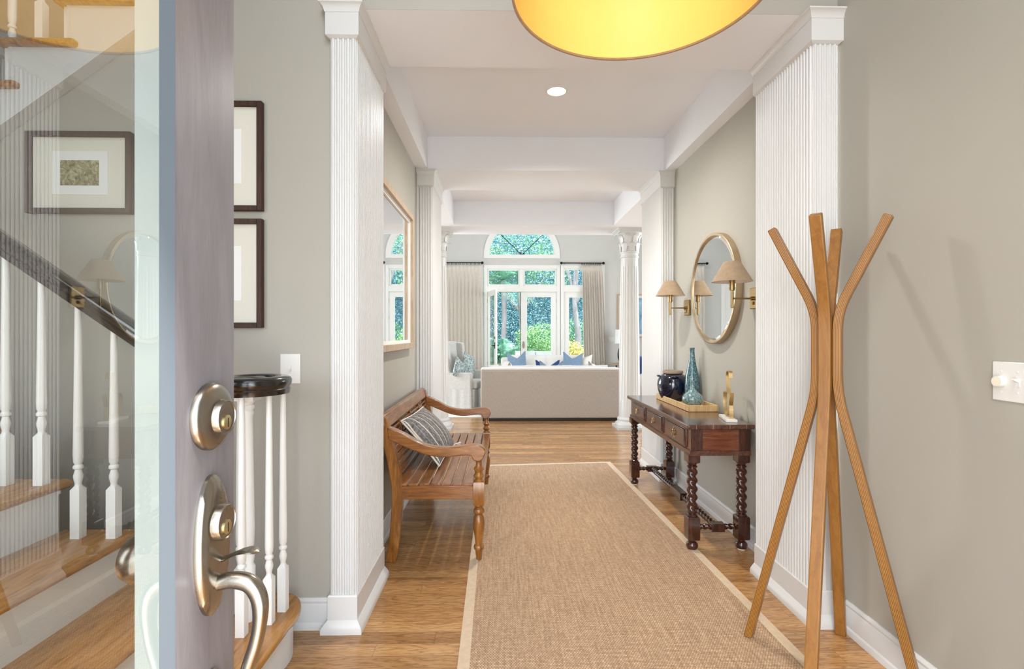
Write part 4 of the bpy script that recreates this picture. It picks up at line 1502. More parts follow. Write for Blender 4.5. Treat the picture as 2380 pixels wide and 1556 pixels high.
# seat rails and slats
for y in (BY0, BY1):
    MB().box((BXB + 0.03, y - 0.018, 0.356), (BXF - 0.03, y + 0.018, 0.432)).build('side_seat_rail', M['teak_x'], r, bevel=0.003)
MB().box((BXF - 0.016, BY0 + 0.03, 0.356), (BXF + 0.016, BY1 - 0.03, 0.432)).build('front_seat_rail', M['teak_y'], r, bevel=0.003)
MB().box((BXB - 0.010, BY0 + 0.02, 0.356), (BXB + 0.022, BY1 - 0.02, 0.432)).build('rear_seat_rail', M['teak_y'], r, bevel=0.003)
ns, sx0, sx1 = 8, BXB + 0.012, BXF + 0.034
pw = (sx1 - sx0) / ns
for k in range(ns):
    last = k == ns - 1
    MB().box((sx0 + k * pw + 0.004, BY0 - 0.018 if not last else BY0 + 0.032, 0.432), (sx0 + (k + 1) * pw - 0.004, BY1 + 0.018 if not last else BY1 - 0.032, 0.447)).build('seat_slat', M['teak_y'], r, bevel=0.003)


def back_x(z):
    pts = [(0.42, -0.596), (0.56, -0.618), (0.70, -0.652), (0.815, -0.684), (0.84, -0.69)]
    for (za, xa), (zb, xb) in zip(pts, pts[1:]):
        if z <= zb:
            return xa + (xb - xa) * (z - za) / (zb - za)
    return pts[-1][1]


def back_bar(name, z0, z1, t=0.022, ya=BY0 + 0.02, yb=BY1 - 0.02, mat='teak_y', bev=0.003):
    xa, xb = back_x(z0), back_x(z1)
    m_ = MB()
    m_.rings([[(xa - t / 2, y, z0), (xa + t / 2, y, z0), (xb + t / 2, y, z1), (xb - t / 2, y, z1)] for y in (ya, yb)])
    return m_.build(name, M[mat], r, bevel=bev)


back_bar('top_rail', 0.755, 0.836, 0.040, BY0 - 0.026, BY1 + 0.026, bev=0.012)
back_bar('middle_rail', 0.600, 0.640, 0.028)
for z in (0.662, 0.692, 0.722):
    back_bar('thin_back_slat', z, z + 0.014, 0.014)
for k in range(1, 4):
    y = BY0 + (BY1 - BY0) * k / 4
    back_bar('back_stile', 0.640, 0.757, 0.024, y - 0.013, y + 0.013, 'teak_z')
for z in (0.470, 0.515, 0.560):
    back_bar('lower_back_slat', z, z + 0.028, 0.016)
# scrolled arms
for y in (BY0, BY1):
    top = spline([(-0.652, 0, 0.775), (-0.560, 0, 0.735), (-0.470, 0, 0.685), (-0.380, 0, 0.658), (-0.290, 0, 0.654), (-0.200, 0, 0.664), (-0.140, 0, 0.668), (-0.102, 0, 0.650), (-0.090, 0, 0.622)], 5)
    bot = spline([(-0.105, 0, 0.588), (-0.130, 0, 0.572), (-0.160, 0, 0.580), (-0.180, 0, 0.606), (-0.240, 0, 0.606), (-0.330, 0, 0.598), (-0.430, 0, 0.612), (-0.530, 0, 0.650), (-0.645, 0, 0.700)], 5)
    m = MB().prism([(p.x, p.z) for p in top + bot], y - 0.028, y + 0.028, 'Y')
    m.build('scrolled_arm', M['teak_x'], r, bevel=0.006, seg=3)

# striped pillow leaning on the bench back
pb, pt_ = Vector((-0.400, 3.56, 0.462)), Vector((-0.635, 3.575, 0.735))
r = thing('striped_pillow', 'charcoal pillow with cream stripes leaning on the teak bench', 'pillow', (-0.50, 3.60, 0.45))
cen = (pb + pt_) / 2 + Vector((0.025, 0, 0.012))
up = (pt_ - pb).normalized()
side = Vector((0.05, 1, 0))
side = (side - up * side.dot(up)).normalized()
nrm = side.cross(up)
PM = Matrix.Translation(cen) @ Matrix(((side.x, nrm.x, up.x), (side.y, nrm.y, up.y), (side.z, nrm.z, up.z))).to_4x4()
m = MB()
cushion(m, 0.66, 0.37, 0.16, Matrix.Identity(4), 20, 0.05)
fr_ = m.build('cover', M['stripe_pillow'], None)
fr_.parent = r
fr_.matrix_local = Matrix.Translation(-ROOT[r.name]) @ PM
m = MB()
loop = []
for i in range(81):
    t = i / 80 * 4
    e, f = int(t) % 4, t - int(t)
    u, v = [(-1 + 2 * f, -1), (1, -1 + 2 * f), (1 - 2 * f, 1), (-1, 1 - 2 * f)][e]
    loop.append(PM @ Vector((u * (1 - 0.05 * (1 - v * v)) * 0.33, -0.004, v * (1 - 0.05 * (1 - u * u)) * 0.185)))
m.tube(loop, 0.006, 6).build('cream_piping', M['pillow_cream'], r)
m = MB()
for k in range(9):
    c0 = PM @ Vector((0.33, 0, -0.185))
    a = 2 * PI * k / 9
    m.tube([c0, c0 + Vector((0.035 + 0.006 * math.sin(a), 0.03 + 0.012 * math.cos(a), -0.004 + 0.008 * math.sin(a * 2)))], 0.0025, 5)
m.build('tassel', M['pillow_cream'], r)

# ------------------------------------------------------------------ living room: rug, sofas, chairs
m = MB().box((-3.0, 7.95, 0), (3.6, 12.1, 0.012))
tag(m.build('living_room_rug', M['living_rug'], None, (0.3, 10, 0)), 'pale flatwoven rug under the far seating group', 'rug')

SX0, SX1, SY = -0.312, 1.76, 7.60
r = thing('sofa', 'oatmeal linen sofa seen from behind beyond the columns', 'sofa', (0.72, 8.1, 0))
MB().box((SX0 + 0.03, SY + 0.03, 0.0), (SX1 - 0.03, SY + 0.92, 0.045)).build('dark_plinth', M['black'], r)
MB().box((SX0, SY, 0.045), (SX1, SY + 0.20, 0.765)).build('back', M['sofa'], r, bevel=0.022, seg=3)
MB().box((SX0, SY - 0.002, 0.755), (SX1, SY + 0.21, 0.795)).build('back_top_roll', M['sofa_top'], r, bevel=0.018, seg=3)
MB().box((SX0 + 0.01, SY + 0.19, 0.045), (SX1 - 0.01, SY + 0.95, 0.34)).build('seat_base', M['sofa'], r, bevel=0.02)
for x in (SX0, SX1 - 0.18):
    MB().box((x, SY + 0.15, 0.05), (x + 0.18, SY + 0.94, 0.62)).build('arm', M['sofa'], r, bevel=0.03, seg=3)
for k in range(3):
    w = (SX1 - SX0 - 0.36) / 3
    x = SX0 + 0.18 + w * (k + 0.5)
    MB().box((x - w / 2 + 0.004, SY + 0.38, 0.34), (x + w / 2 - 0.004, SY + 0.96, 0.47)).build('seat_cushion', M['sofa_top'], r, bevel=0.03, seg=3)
    m = MB()
    cushion(m, w + 0.14, 0.44, 0.22, T(x, SY + 0.31, 0.60, -0.12), 12, 0.03)
    m.build('back_cushion', M['sofa_top'], r)


def pillow(name, label, mat, x, y, z, w, h, t, rx=0, ry=0, rz=0, chop=0.0, ears=0.08, group=None):
    m_ = MB()
    cushion(m_, w, h, t, T(0, 0, 0, rx, ry, rz), 14, ears, chop)
    o_ = m_.build(name, mat, None, None)
    o_.location = (x, y, z)
    return tag(o_, label, 'pillow', group)


NP = 'pillows on the near sofa'
pillow('throw_pillow', 'taupe pillow tip showing at the left of the sofa back', M['pillow_taupe'], 0.075, 8.06, 0.66, 0.30, 0.40, 0.12, -0.2, 0, 0.9, 0.09, group=NP)
pillow('throw_pillow', 'navy pillow behind the grey blue one at the sofa centre', M['pillow_navy'], 0.75, 8.32, 0.67, 0.40, 0.42, 0.12, -0.2, 0, 0, 0.10, group=NP)
pillow('throw_pillow', 'grey blue pillow with dented top at the sofa centre', M['pillow_grey'], 0.80, 8.10, 0.67, 0.40, 0.42, 0.12, -0.2, 0, 0.1, 0.12, group=NP)
pillow('throw_pillow', 'taupe pillow tip showing at the right of the sofa back', M['pillow_taupe'], 1.48, 8.06, 0.66, 0.30, 0.42, 0.12, -0.2, 0, -0.7, 0.11, group=NP)

# sofa by the windows
r = thing('sofa', 'cream sofa under the windows facing the hall', 'sofa', (0.93, 11.3, 0.012))
fx0, fx1 = -0.02, 2.02
MB().box((fx0, 10.85, 0.06), (fx1, 11.70, 0.36)).build('seat_base', M['sofa_top'], r, bevel=0.02)
MB().box((fx0, 11.48, 0.06), (fx1, 11.72, 0.775)).build('back', M['sofa_top'], r, bevel=0.05, seg=3)
for x in (fx0, fx1 - 0.2):
    MB().box((x, 10.85, 0.06), (x + 0.2, 11.6, 0.66)).build('arm', M['sofa_top'], r, bevel=0.06, seg=3)
for k in range(2):
    w = (fx1 - fx0 - 0.4) / 2
    x = fx0 + 0.2 + w * (k + 0.5)
    MB().box((x - w / 2 + 0.004, 10.84, 0.36), (x + w / 2 - 0.004, 11.40, 0.48)).build('seat_cushion', M['sofa_top'], r, bevel=0.03, seg=3)
    m = MB()
    cushion(m, w + 0.04, 0.48, 0.22, T(x, 11.38, 0.60, 0.15 - 0.3), 12, 0.03)
    m.build('back_cushion', M['sofa_top'], r)
for x in (fx0 + 0.06, fx1 - 0.06):
    for y in (10.9, 11.66):
        MB().lathe([(0.018, 0.012), (0.024, 0.065)], (x, y, 0), 12).build('foot', M['rail'], r)
FP = 'pillows on the window sofa'
pillow('throw_pillow', 'large slate blue pillow at the left of the window sofa', M['pillow_blue'], 0.335, 11.10, 0.68, 0.44, 0.48, 0.16, -0.2, -0.06, 0.25, 0.14, group=FP)
pillow('throw_pillow', 'large slate blue pillow at the right of the window sofa', M['pillow_blue'], 1.535, 11.10, 0.67, 0.44, 0.47, 0.16, -0.2, 0.06, -0.25, 0.13, group=FP)
m = MB().lathe([(0.001, -0.13), (0.08, -0.12), (0.115, -0.06), (0.12, 0.0), (0.115, 0.06), (0.08, 0.12), (0.001, 0.13)], (0, 0, 0), 24, 'Y')
o = m.build('round_pillow', M['pillow_cream'], None)
o.location = (0.12, 11.08, 0.60)
tag(o, 'round cream pillow beside the left slate blue pillow', 'pillow')
pillow('throw_pillow', 'cream pillow beside the right slate blue pillow', M['pillow_cream'], 1.80, 11.16, 0.66, 0.36, 0.40, 0.16, -0.25, 0, -0.5, 0.05, group=FP)

# slipcovered armchair
ax0, ax1, ay0, ay1 = -1.10, -0.44, 8.28, 9.06
r = thing('slipcovered_armchair', 'white slipcovered armchair with tall wings beside the left column', 'armchair', (-0.77, 8.67, 0.012))


def wing(y0, y1, name):
    m_ = MB().prism([(ax0, 0.03), (ax1, 0.03), (ax1, 0.655), (ax1 - 0.02, 0.675), (-0.80, 0.665), (-0.815, 0.72), (-0.845, 1.11), (-0.865, 1.15), (ax0 - 0.02, 1.16)], y0, y1, 'Y')
    return m_.build(name, M['slip'], r, bevel=0.018, seg=2)


wing(ay0, ay0 + 0.11, 'near_wing_arm')
wing(ay1 - 0.11, ay1, 'far_wing_arm')
MB().prism([(ax0, 0.03), (ax0 + 0.20, 0.03), (ax0 + 0.20, 0.5), (ax0 + 0.14, 1.17), (ax0 - 0.02, 1.17)], ay0 + 0.08, ay1 - 0.08, 'Y').build('back', M['slip'], r, bevel=0.02)
MB().box((ax0 + 0.1, ay0 + 0.08, 0.03), (ax1 + 0.03, ay1 - 0.08, 0.40)).build('seat_base', M['slip'], r, bevel=0.02)
MB().box((ax0 + 0.18, ay0 + 0.115, 0.40), (ax1 + 0.06, ay1 - 0.115, 0.53)).build('seat_cushion', M['slip'], r, bevel=0.035, seg=3)
r.location = (-0.70, 8.72, 0.012)
r.rotation_euler = (0, 0, math.radians(-17))
# gathered skirt
m = MB()
ring0, ring1 = [], []
peri = []
for i in range(60):
    peri.append((ax0 + (ax1 - ax0) * i / 60, ay0, 0, -1))
for i in range(60):
    peri.append((ax1, ay0 + (ay1 - ay0) * i / 60, 1, 0))
for i, (x, y, nx, ny) in enumerate(peri):
    k = 0.004 * math.sin(i * 0.55) + 0.004 * math.sin(i * 0.37 + 1)
    ring0.append((x + nx * 0.004, y + ny * 0.004, 0.40))
    ring1.append((x + nx * (0.018 + k), y + ny * (0.018 + k), 0.016))
m.rings([ring0, ring1], False, False, closed=False)
m.build('skirt', M['slip'], r)
AP = 'patterned pillows on the slipcovered armchair'
M['pattern'] = mat_glaze('grey_green_pattern', [(0.4, lin((104, 124, 126))), (0.5, lin((150, 164, 162))), (0.58, lin((190, 198, 194)))], 30, 0.9, 0.0)
pillow('patterned_pillow', 'small grey green patterned pillow by the near armchair arm', M['pattern'], -0.70, 8.44, 0.72, 0.34, 0.34, 0.12, 0, 0.45, 1.15, 0.0, 0.1, AP)
pillow('patterned_pillow', 'larger grey green patterned pillow against the armchair back', M['pattern'], -0.57, 8.84, 0.76, 0.40, 0.42, 0.15, -0.1, 0.3, 1.15, 0.0, 0.1, AP)

r = thing('ottoman', 'white upholstered footstool peeking past the left end of the sofa', 'footstool', (-0.33, 9.6, 0.012))
MB().box((-0.52, 9.40, 0.36), (-0.05, 9.90, 0.48)).build('cushion', M['slip'], r, bevel=0.03, seg=3)
MB().box((-0.50, 9.42, 0.22), (-0.07, 9.88, 0.36)).build('frame', M['slip'], r, bevel=0.01)
for x in (-0.47, -0.10):
    for y in (9.46, 9.84):
        MB().lathe([(0.014, 0.012), (0.022, 0.225)], (x, y, 0), 10).build('leg', M['rail'], r)

# armchair glimpsed between column and casing
r = thing('upholstered_chair', 'white striped chair glimpsed between the right column and the casing', 'armchair', (2.62, 8.6, 0.012))
MB().box((2.30, 8.25, 0.10), (3.0, 8.95, 0.44)).build('seat', M['pillow_cream'], r, bevel=0.03)
MB().box((2.30, 8.25, 0.40), (2.46, 8.95, 0.64)).build('arm', M['sofa_top'], r, bevel=0.05, seg=3)
MB().box((2.84, 8.25, 0.40), (3.0, 8.95, 0.64)).build('arm', M['sofa_top'], r, bevel=0.05, seg=3)
MB().box((2.30, 8.80, 0.40), (3.0, 9.0, 0.84)).build('back', M['sofa_top'], r, bevel=0.05, seg=3)
for x in (2.34, 2.96):
    for y in (8.3, 8.92):
        MB().lathe([(0.015, 0.012), (0.024, 0.11)], (x, y, 0), 10).build('leg', M['rail'], r)
pillow('throw_pillow', 'royal blue pillow glimpsed between the right column and the casing', M['pillow_navy'], 2.44, 8.62, 0.76, 0.42, 0.42, 0.14, -0.2, 0, 0.3, 0.05)

# side table and lamp by the window wall
r = thing('side_table', 'round pale wood side table under the white lamp', 'table', (2.98, 12.55, 0))
MB().lathe([(0.001, 0.545), (0.34, 0.545), (0.355, 0.56), (0.355, 0.575), (0.001, 0.58)], (2.98, 12.55, 0), 40).build('tabletop', M['frame_oak'], r)
for k in range(3):
    a = 2 * PI * k / 3
    MB().tube([(2.98 + 0.22 * math.cos(a), 12.55 + 0.22 * math.sin(a), 0.55), (2.98 + 0.28 * math.cos(a), 12.55 + 0.28 * math.sin(a), 0)], 0.02, 10).build('leg', M['rail'], r)
r = thing('table_lamp', 'white drum table lamp with dark glass base beside the right curtain', 'lamp', (2.98, 12.55, 0.58))
MB().lathe([(0.20, 1.07), (0.18, 1.41)], (2.98, 12.55, 0), 40, cap=False).build('lamp_shade', M['lamp_white'], r)
MB().lathe([(0.001, 0.58), (0.07, 0.58), (0.07, 0.60), (0.09, 0.62), (0.125, 0.72), (0.13, 0.82), (0.10, 0.94), (0.04, 1.0), (0.02, 1.02), (0.02, 1.12), (0.001, 1.12)], (2.98, 12.55, 0), 32).build('base', M['navy_glaze'], r)

r = thing('framed_art', 'blue abstract print in light wood frame right of the window', 'picture', (3.6, FW, 1.21))
x0, x1, z0, z1 = 2.985, 4.2, 1.20, 2.335
m = MB()
frame_rect(m, x0, x1, z0, z1, 0.04, FW - 0.04, FW)
m.build('frame', M['frame_oak'], r)
MB().box((x0 + 0.04, FW - 0.02, z0 + 0.04), (x1 - 0.04, FW, z1 - 0.04)).build('white_mount', M['mat_white'], r)
MB().box((x0 + 0.13, FW - 0.024, z0 + 0.1), (x1 - 0.13, FW - 0.018, z1 - 0.1)).build('print', M['art'], r)
r = thing('wall_switch', 'white double switch plate beside the right curtain', 'light switch', (2.82, FW, 1.09))
MB().box((2.75, FW - 0.008, 1.09), (2.91, FW, 1.215)).build('cover_plate', M['plate'], r, bevel=0.003)
for x in (2.79, 2.87):
    MB().box((x - 0.016, FW - 0.012, 1.12), (x + 0.016, FW - 0.006, 1.185)).build('rocker', M['plate'], r)

# ------------------------------------------------------------------ windows and doors of the far wall


# arched window
w1 = sroot('window_1', (AX, FW, AZ), 'half-round window high in the living room wall')
m = MB()
oa, ia = arc(AX, AZ, 0.978, PI, 0, 40), arc(AX, AZ, AR, PI, 0, 40)
for i in range(40):
    pts = [oa[i], oa[i + 1], ia[i + 1], ia[i]]
    m.rings([[(p[0], FW - 0.03, p[1]) for p in pts], [(p[0], FW + 0.12, p[1]) for p in pts]])
m.box((AX - 0.978, FW - 0.035, 3.253), (AX + 0.978, FW + 0.12, AZ))
m.build('casing', M['white'], w1, smooth=20)
m = MB()
for a in (PI * 0.245, PI * 0.755):
    ca, sa = math.cos(a), math.sin(a)
    m.rings([[(AX + 0.05 * ca - 0.008 * sa, y, AZ + 0.05 * sa + 0.008 * ca), (AX + AR * ca - 0.008 * sa, y, AZ + AR * sa + 0.008 * ca), (AX + AR * ca + 0.008 * sa, y, AZ + AR * sa - 0.008 * ca), (AX + 0.05 * ca + 0.008 * sa, y, AZ + 0.05 * sa - 0.008 * ca)] for y in (FW + 0.05, FW + 0.07)])
m.box((AX - 0.07, FW + 0.05, AZ), (AX + 0.07, FW + 0.07, AZ + 0.035))
m.build('radial_bar', M['iron'], w1)
m = MB()
pp = arc(AX, AZ, AR, PI, 0, 40)
m.add([(p[0], FW + 0.075, p[1]) for p in pp], [tuple(range(41))])
m.build('glass_pane', M['glass'], w1)

# double door unit with two transoms
d2 = sroot('door_2', (0.52, FW, 0), 'white double garden doors with transom panes, left leaf open')
m = MB()
yf, yb = FW - 0.03, FW + 0.13
m.box((CXL, yf, 0), (CXL + 0.085, yb, CTOP)).box((CXR - 0.085, yf, 0), (CXR, yb, CTOP)).box((CXL + 0.085, yf, 2.985), (CXR - 0.085, yb, CTOP))
m.box((CXL + 0.085, yf, 2.388), (CXR - 0.085, yb, 2.54))
m.box((0.466, yf + 0.02, 2.54), (0.561, yb - 0.01, 2.985))
m.build('casing', M['white'], d2, bevel=0.004)
for x0, x1 in ((-0.373, 0.475), (0.552, 1.426)):
    m = MB()
    frame_rect(m, x0, x1, 2.54, 2.99, 0.045, FW + 0.02, FW + 0.08)
    tf = m.build('transom_frame', M['white'], d2, bevel=0.004)
    MB().add([(x0, FW + 0.06, 2.54), (x1, FW + 0.06, 2.54), (x1, FW + 0.06, 2.99), (x0, FW + 0.06, 2.99)], [(0, 1, 2, 3)]).build('glass_pane', M['glass'], tf)
MB().box((0.484, FW + 0.02, 0), (0.496, FW + 0.05, 2.385)).box((-0.37, FW + 0.02, 2.379), (0.484, FW + 0.05, 2.388)).build('dark_weatherstrip', M['iron'], d2)
MB().box((CXR, FW - 0.015, 0), (CXR + 0.011, FW, CTOP)).build('shadow_joint', M['iron'], d2)
# closed right leaf
lf = MB()
X0, X1 = 0.499, 1.426
lf.box((X0, FW + 0.01, 0.01), (X0 + 0.156, FW + 0.055, 2.385)).box((X1 - 0.150, FW + 0.01, 0.01), (X1, FW + 0.055, 2.385)).box((X0 + 0.156, FW + 0.01, 2.255), (X1 - 0.15, FW + 0.055, 2.385)).box((X0 + 0.156, FW + 0.01, 0.01), (X1 - 0.15, FW + 0.055, 0.25))
leaf = lf.build('door_leaf', M['white'], d2, bevel=0.004)
MB().add([(X0 + 0.156, FW + 0.03, 0.25), (X1 - 0.15, FW + 0.03, 0.25), (X1 - 0.15, FW + 0.03, 2.255), (X0 + 0.156, FW + 0.03, 2.255)], [(0, 1, 2, 3)]).build('glass_pane', M['glass'], leaf)
m = MB()
ring = [(0.03 * math.cos(a), 0.095 * math.sin(a)) for a in [2 * PI * i / 30 for i in range(30)]]
m.rings([[(0.565 + a, FW + 0.012 - h, 1.02 + b) for a, b in ring] for h in (0, 0.012)])
m.tube([(0.565, FW, 1.0), (0.565, FW - 0.05, 1.0)], 0.012, 10)
m.build('door_handle', M['nickel_dark'], leaf)
for z in (0.55, 1.72, 2.16):
    MB().box((1.424, FW - 0.005, z - 0.05), (1.436, FW + 0.012, z + 0.05)).build('hinge', M['nickel_dark'], leaf)
# open left leaf swung into the room
hx, hy = -0.372, FW + 0.01
dv = Vector((0.225, -0.885)).normalized()
nv = Vector((-dv.y, dv.x))


def leafbox(m_, a0, a1, z0, z1, t0=0.0, t1=0.045):
    p = [Vector((hx, hy)) + dv * a + nv * t for a, t in ((a0, t0), (a1, t0), (a1, t1), (a0, t1))]
    m_.prism([(q_.x, q_.y) for q_ in p], z0, z1)
    return m_


m = MB()
for a0, a1, z0, z1 in ((0, 0.14, 0.01, 2.385), (0.763, 0.913, 0.01, 2.385), (0.14, 0.763, 2.255, 2.385), (0.14, 0.763, 0.01, 0.25)):
    leafbox(m, a0, a1, z0, z1)
leaf2 = m.build('door_leaf', M['white'], d2, bevel=0.004)
p0, p1 = Vector((hx, hy)) + dv * 0.14 + nv * 0.022, Vector((hx, hy)) + dv * 0.763 + nv * 0.022
MB().add([(p0.x, p0.y, 0.25), (p1.x, p1.y, 0.25), (p1.x, p1.y, 2.255), (p0.x, p0.y, 2.255)], [(0, 1, 2, 3)]).build('glass_pane', M['glass'], leaf2)
m = MB()
leafbox(m, 0.82, 0.87, 0.95, 1.10, -0.01, 0.0)
leafbox(m, 0.83, 0.86, 1.18, 1.24, -0.01, 0.0)
leafbox(m, 0.82, 0.87, 0.95, 1.10, 0.045, 0.055)
q0 = Vector((hx, hy)) + dv * 0.845
for s_, t_ in ((-1, 0.0), (1, 0.045)):
    a = q0 + nv * t_
    b = a + nv * s_ * 0.05
    m.tube([(a.x, a.y, 1.02), (b.x, b.y, 1.02), (b.x - dv.x * 0.1, b.y - dv.y * 0.1, 1.02)], 0.010, 8)
c_ = q0 + nv * 0.045
m.tube(spline([(c_.x, c_.y, 0.93), (c_.x + 0.07, c_.y, 0.90), (c_.x + 0.085, c_.y, 0.80), (c_.x + 0.04, c_.y, 0.72), (c_.x + 0.05, c_.y, 0.66)], 5), 0.009, 8)
m.build('door_handle', M['iron'], leaf2)
for z in (0.55, 1.72, 2.16):
    MB().box((hx - 0.012, FW - 0.012, z - 0.05), (hx + 0.014, FW + 0.006, z + 0.05)).build('hinge', M['nickel_dark'], d2)

# fixed glazed unit to the right, and its twin behind the left curtain
for k, (x0, x1) in enumerate(((1.522, 2.66), (-1.62, -0.47))):
    w2 = sroot('window_%d' % (2 + k), (x0, FW, 0), ('white glazed unit half hidden by the right curtain', 'white glazed unit behind the left curtain')[k])
    m = MB()
    frame_rect(m, x0, x1, 0, CTOP, 0.085, FW - 0.03, FW + 0.13)
    m.box((x0 + 0.085, FW - 0.03, 2.388), (x1 - 0.085, FW + 0.13, 2.54))
    m.build('casing', M['white'], w2, bevel=0.004)
    m = MB()
    frame_rect(m, x0 + 0.08, x1 - 0.08, 2.54, 2.995, 0.03, FW + 0.02, FW + 0.08)
    m.build('transom_frame', M['white'], w2)
    m = MB()
    frame_rect(m, x0 + 0.08, x1 - 0.08, 0.01, 2.388, 0.14, FW + 0.01, FW + 0.055)
    m.build('sash', M['white'], w2)
    MB().add([(x0 + 0.1, FW + 0.05, 0.1), (x1 - 0.1, FW + 0.05, 0.1), (x1 - 0.1, FW + 0.05, 2.99), (x0 + 0.1, FW + 0.05, 2.99)], [(0, 1, 2, 3)]).build('glass_pane', M['glass'], w2)

# plain white door far left in the window wall, seen only in the round mirror
d3 = sroot('door_3', (-3.1, FW, 0), 'white panelled door in the far wall')
m = MB()
frame_rect(m, -3.62, -2.72, -0.1, 2.60, 0.10, FW - 0.03, FW)
m.build('casing', M['white'], d3)
MB().box((-3.52, FW - 0.012, 0), (-2.82, FW, 2.5)).build('door_leaf', M['white'], d3)
# added out of view: window frames for the living room and foyer fill lights
for k, (x, y0, y1) in enumerate(((-3.95, 6.25, 9.75), (5.45, 6.25, 9.75))):
    w3 = sroot('window_%d' % (4 + k), (x, y0, 0.6), 'added side window frame for the living room fill light')
    m = MB()
    for a, b, c, d_ in ((y0, y0 + 0.09, 0.6, 3.2), (y1 - 0.09, y1, 0.6, 3.2), (y0 + 0.09, y1 - 0.09, 0.6, 0.69), (y0 + 0.09, y1 - 0.09, 3.11, 3.2)):
        m.box((x - 0.09, a, c), (x + 0.09, b, d_))
    m.build('casing', M['white'], w3)
w4 = sroot('window_6', (0.1, -0.2, 3.05), 'added unseen window frame over the front door')
m = MB()
frame_rect(m, -0.56, 0.75, 3.05, 4.85, 0.06, -0.25, -0.16)
m.build('casing', M['white'], w4)

w5 = sroot('window_7', (-2.0, -0.2, 0.84), 'added unseen stair window frame beside the front door')  # frame added around the stair fill light
m = MB()
frame_rect(m, -2.66, -1.34, 0.84, 2.66, 0.06, -0.25, -0.16)
m.build('casing', M['white'], w5)

# ------------------------------------------------------------------ curtains
def curtain(x0, x1, xb0, xb1, n, label):
    r_ = thing('curtain', label, 'curtain', ((x0 + x1) / 2, FW - 0.12, 0), 'pleated curtains at the garden doors')
    N = n * 14
    rings = []
    for z, t, amp, pinch in ((3.07, 0, 0.022, 1.0), (2.99, 0.02, 0.020, 1.0), (2.955, 0.03, 0.018, 1.0), (2.88, 0.06, 0.030, 0.3), (2.5, 0.2, 0.040, 0.1), (1.5, 0.5, 0.042, 0.0), (0.6, 0.8, 0.044, 0.0), (0.02, 1.0, 0.044, 0.0)):
        ring = []
        for i in range(N + 1):
            u = i / N
            a = x0 + (x1 - x0) * u
            b = xb0 + (xb1 - xb0) * u
            ph = u * n * 2 * PI
            s = math.sin(ph)
            s = s * (1 - pinch) + pinch * (max(0, s) ** 4 * 1.5 - 0.3)
            wob = 0.25 * math.sin(u * 13.1 + z * 0.7) + 0.2 * math.sin(u * 29 + 1.3 * z)
            ring.append((a * (1 - t) + b * t + 0.010 * math.cos(ph) * (1 - pinch), FW - 0.12 - amp * (s + wob * (1 - pinch)), z))
        rings.append(ring)
    m_ = MB()
    m_.rings(rings, False, False, closed=False)
    o_ = m_.build('drape', M['curtain'], r_, smooth=60)
    sd = o_.modifiers.new('thick', 'SOLIDIFY')
    sd.thickness = 0.004
    for i in range(n + 1):
        x = x0 + (x1 - x0) * (i + 0.25) / n
        if x > x1:
            continue
        m_ = MB()
        m_.tube([(x + 0.018 * math.cos(a), FW - 0.12 + 0.026 * math.cos(a), 3.100 + 0.031 * math.sin(a)) for a in [2 * PI * q_ / 14 for q_ in range(15)]], 0.0055, 6)
        m_.build('curtain_ring', M['iron'], r_)
    return r_


def rod(x0, x1, fin, label):
    r_ = thing('curtain_rod', label, 'curtain rod', ((x0 + x1) / 2, FW - 0.12, 3.12), 'dark curtain rods over the garden doors')
    MB().tube([(x0, FW - 0.12, 3.120), (x1, FW - 0.12, 3.120)], 0.012, 12).build('pole', M['iron'], r_)
    for x in fin:
        MB().lathe([(0.001, -0.036), (0.022, -0.030), (0.034, -0.012), (0.036, 0.0), (0.034, 0.012), (0.022, 0.030), (0.001, 0.036)], (x, FW - 0.12, 3.120), 20, 'X').build('finial', M['iron'], r_)
    for x in (x0 + 0.06, x1 - 0.06):
        MB().tube([(x, FW - 0.12, 3.115), (x, FW, 3.115)], 0.008, 8).build('bracket', M['iron'], r_)


curtain(-2.25, -0.515, -2.25, -0.50, 18, 'wide beige pleated curtain left of the open garden door')
curtain(2.045, 2.570, 2.10, 2.70, 9, 'narrow beige pleated curtain right of the garden doors')
rod(-2.28, -0.52, (-2.31, -0.495), 'dark curtain rod over the left curtain')
rod(1.55, 2.59, (1.53, 2.61), 'dark curtain rod over the right curtain')

# ------------------------------------------------------------------ garden
m = MB().box((-30, FW + 0.15, -0.25), (34, 60, -0.12))
struct('ground', m, M['grass'])
m = MB().box((-4, FW + 0.15, -0.12), (6, FW + 2.6, -0.06))
struct('ground_patio', m, M['patio'])


def leaves(m_, c, rad, n, s, rng, shell=0.45, flat=1.0):
    for _ in range(n):
        while True:
            d = Vector((rng.uniform(-1, 1), rng.uniform(-1, 1), rng.uniform(-1, 1)))
            if shell < d.length <= 1:
                break
        p = Vector(c) + Vector((d.x * rad[0], d.y * rad[1], d.z * rad[2]))
        a = Vector((rng.uniform(-1, 1), rng.uniform(-1, 1), rng.uniform(-0.6, 0.6))).normalized()
        b = a.cross(Vector((rng.uniform(-1, 1), rng.uniform(-1, 1), rng.uniform(-1, 1)))).normalized()
        L = s * rng.uniform(0.7, 1.4)
        w = L * 0.33
        mid = p + a * L * 0.5
        m_.v += [p, mid + b * w, p + a * L, mid - b * w]
        k = len(m_.v)
        m_.f.append((k - 4, k - 3, k - 2, k - 1))


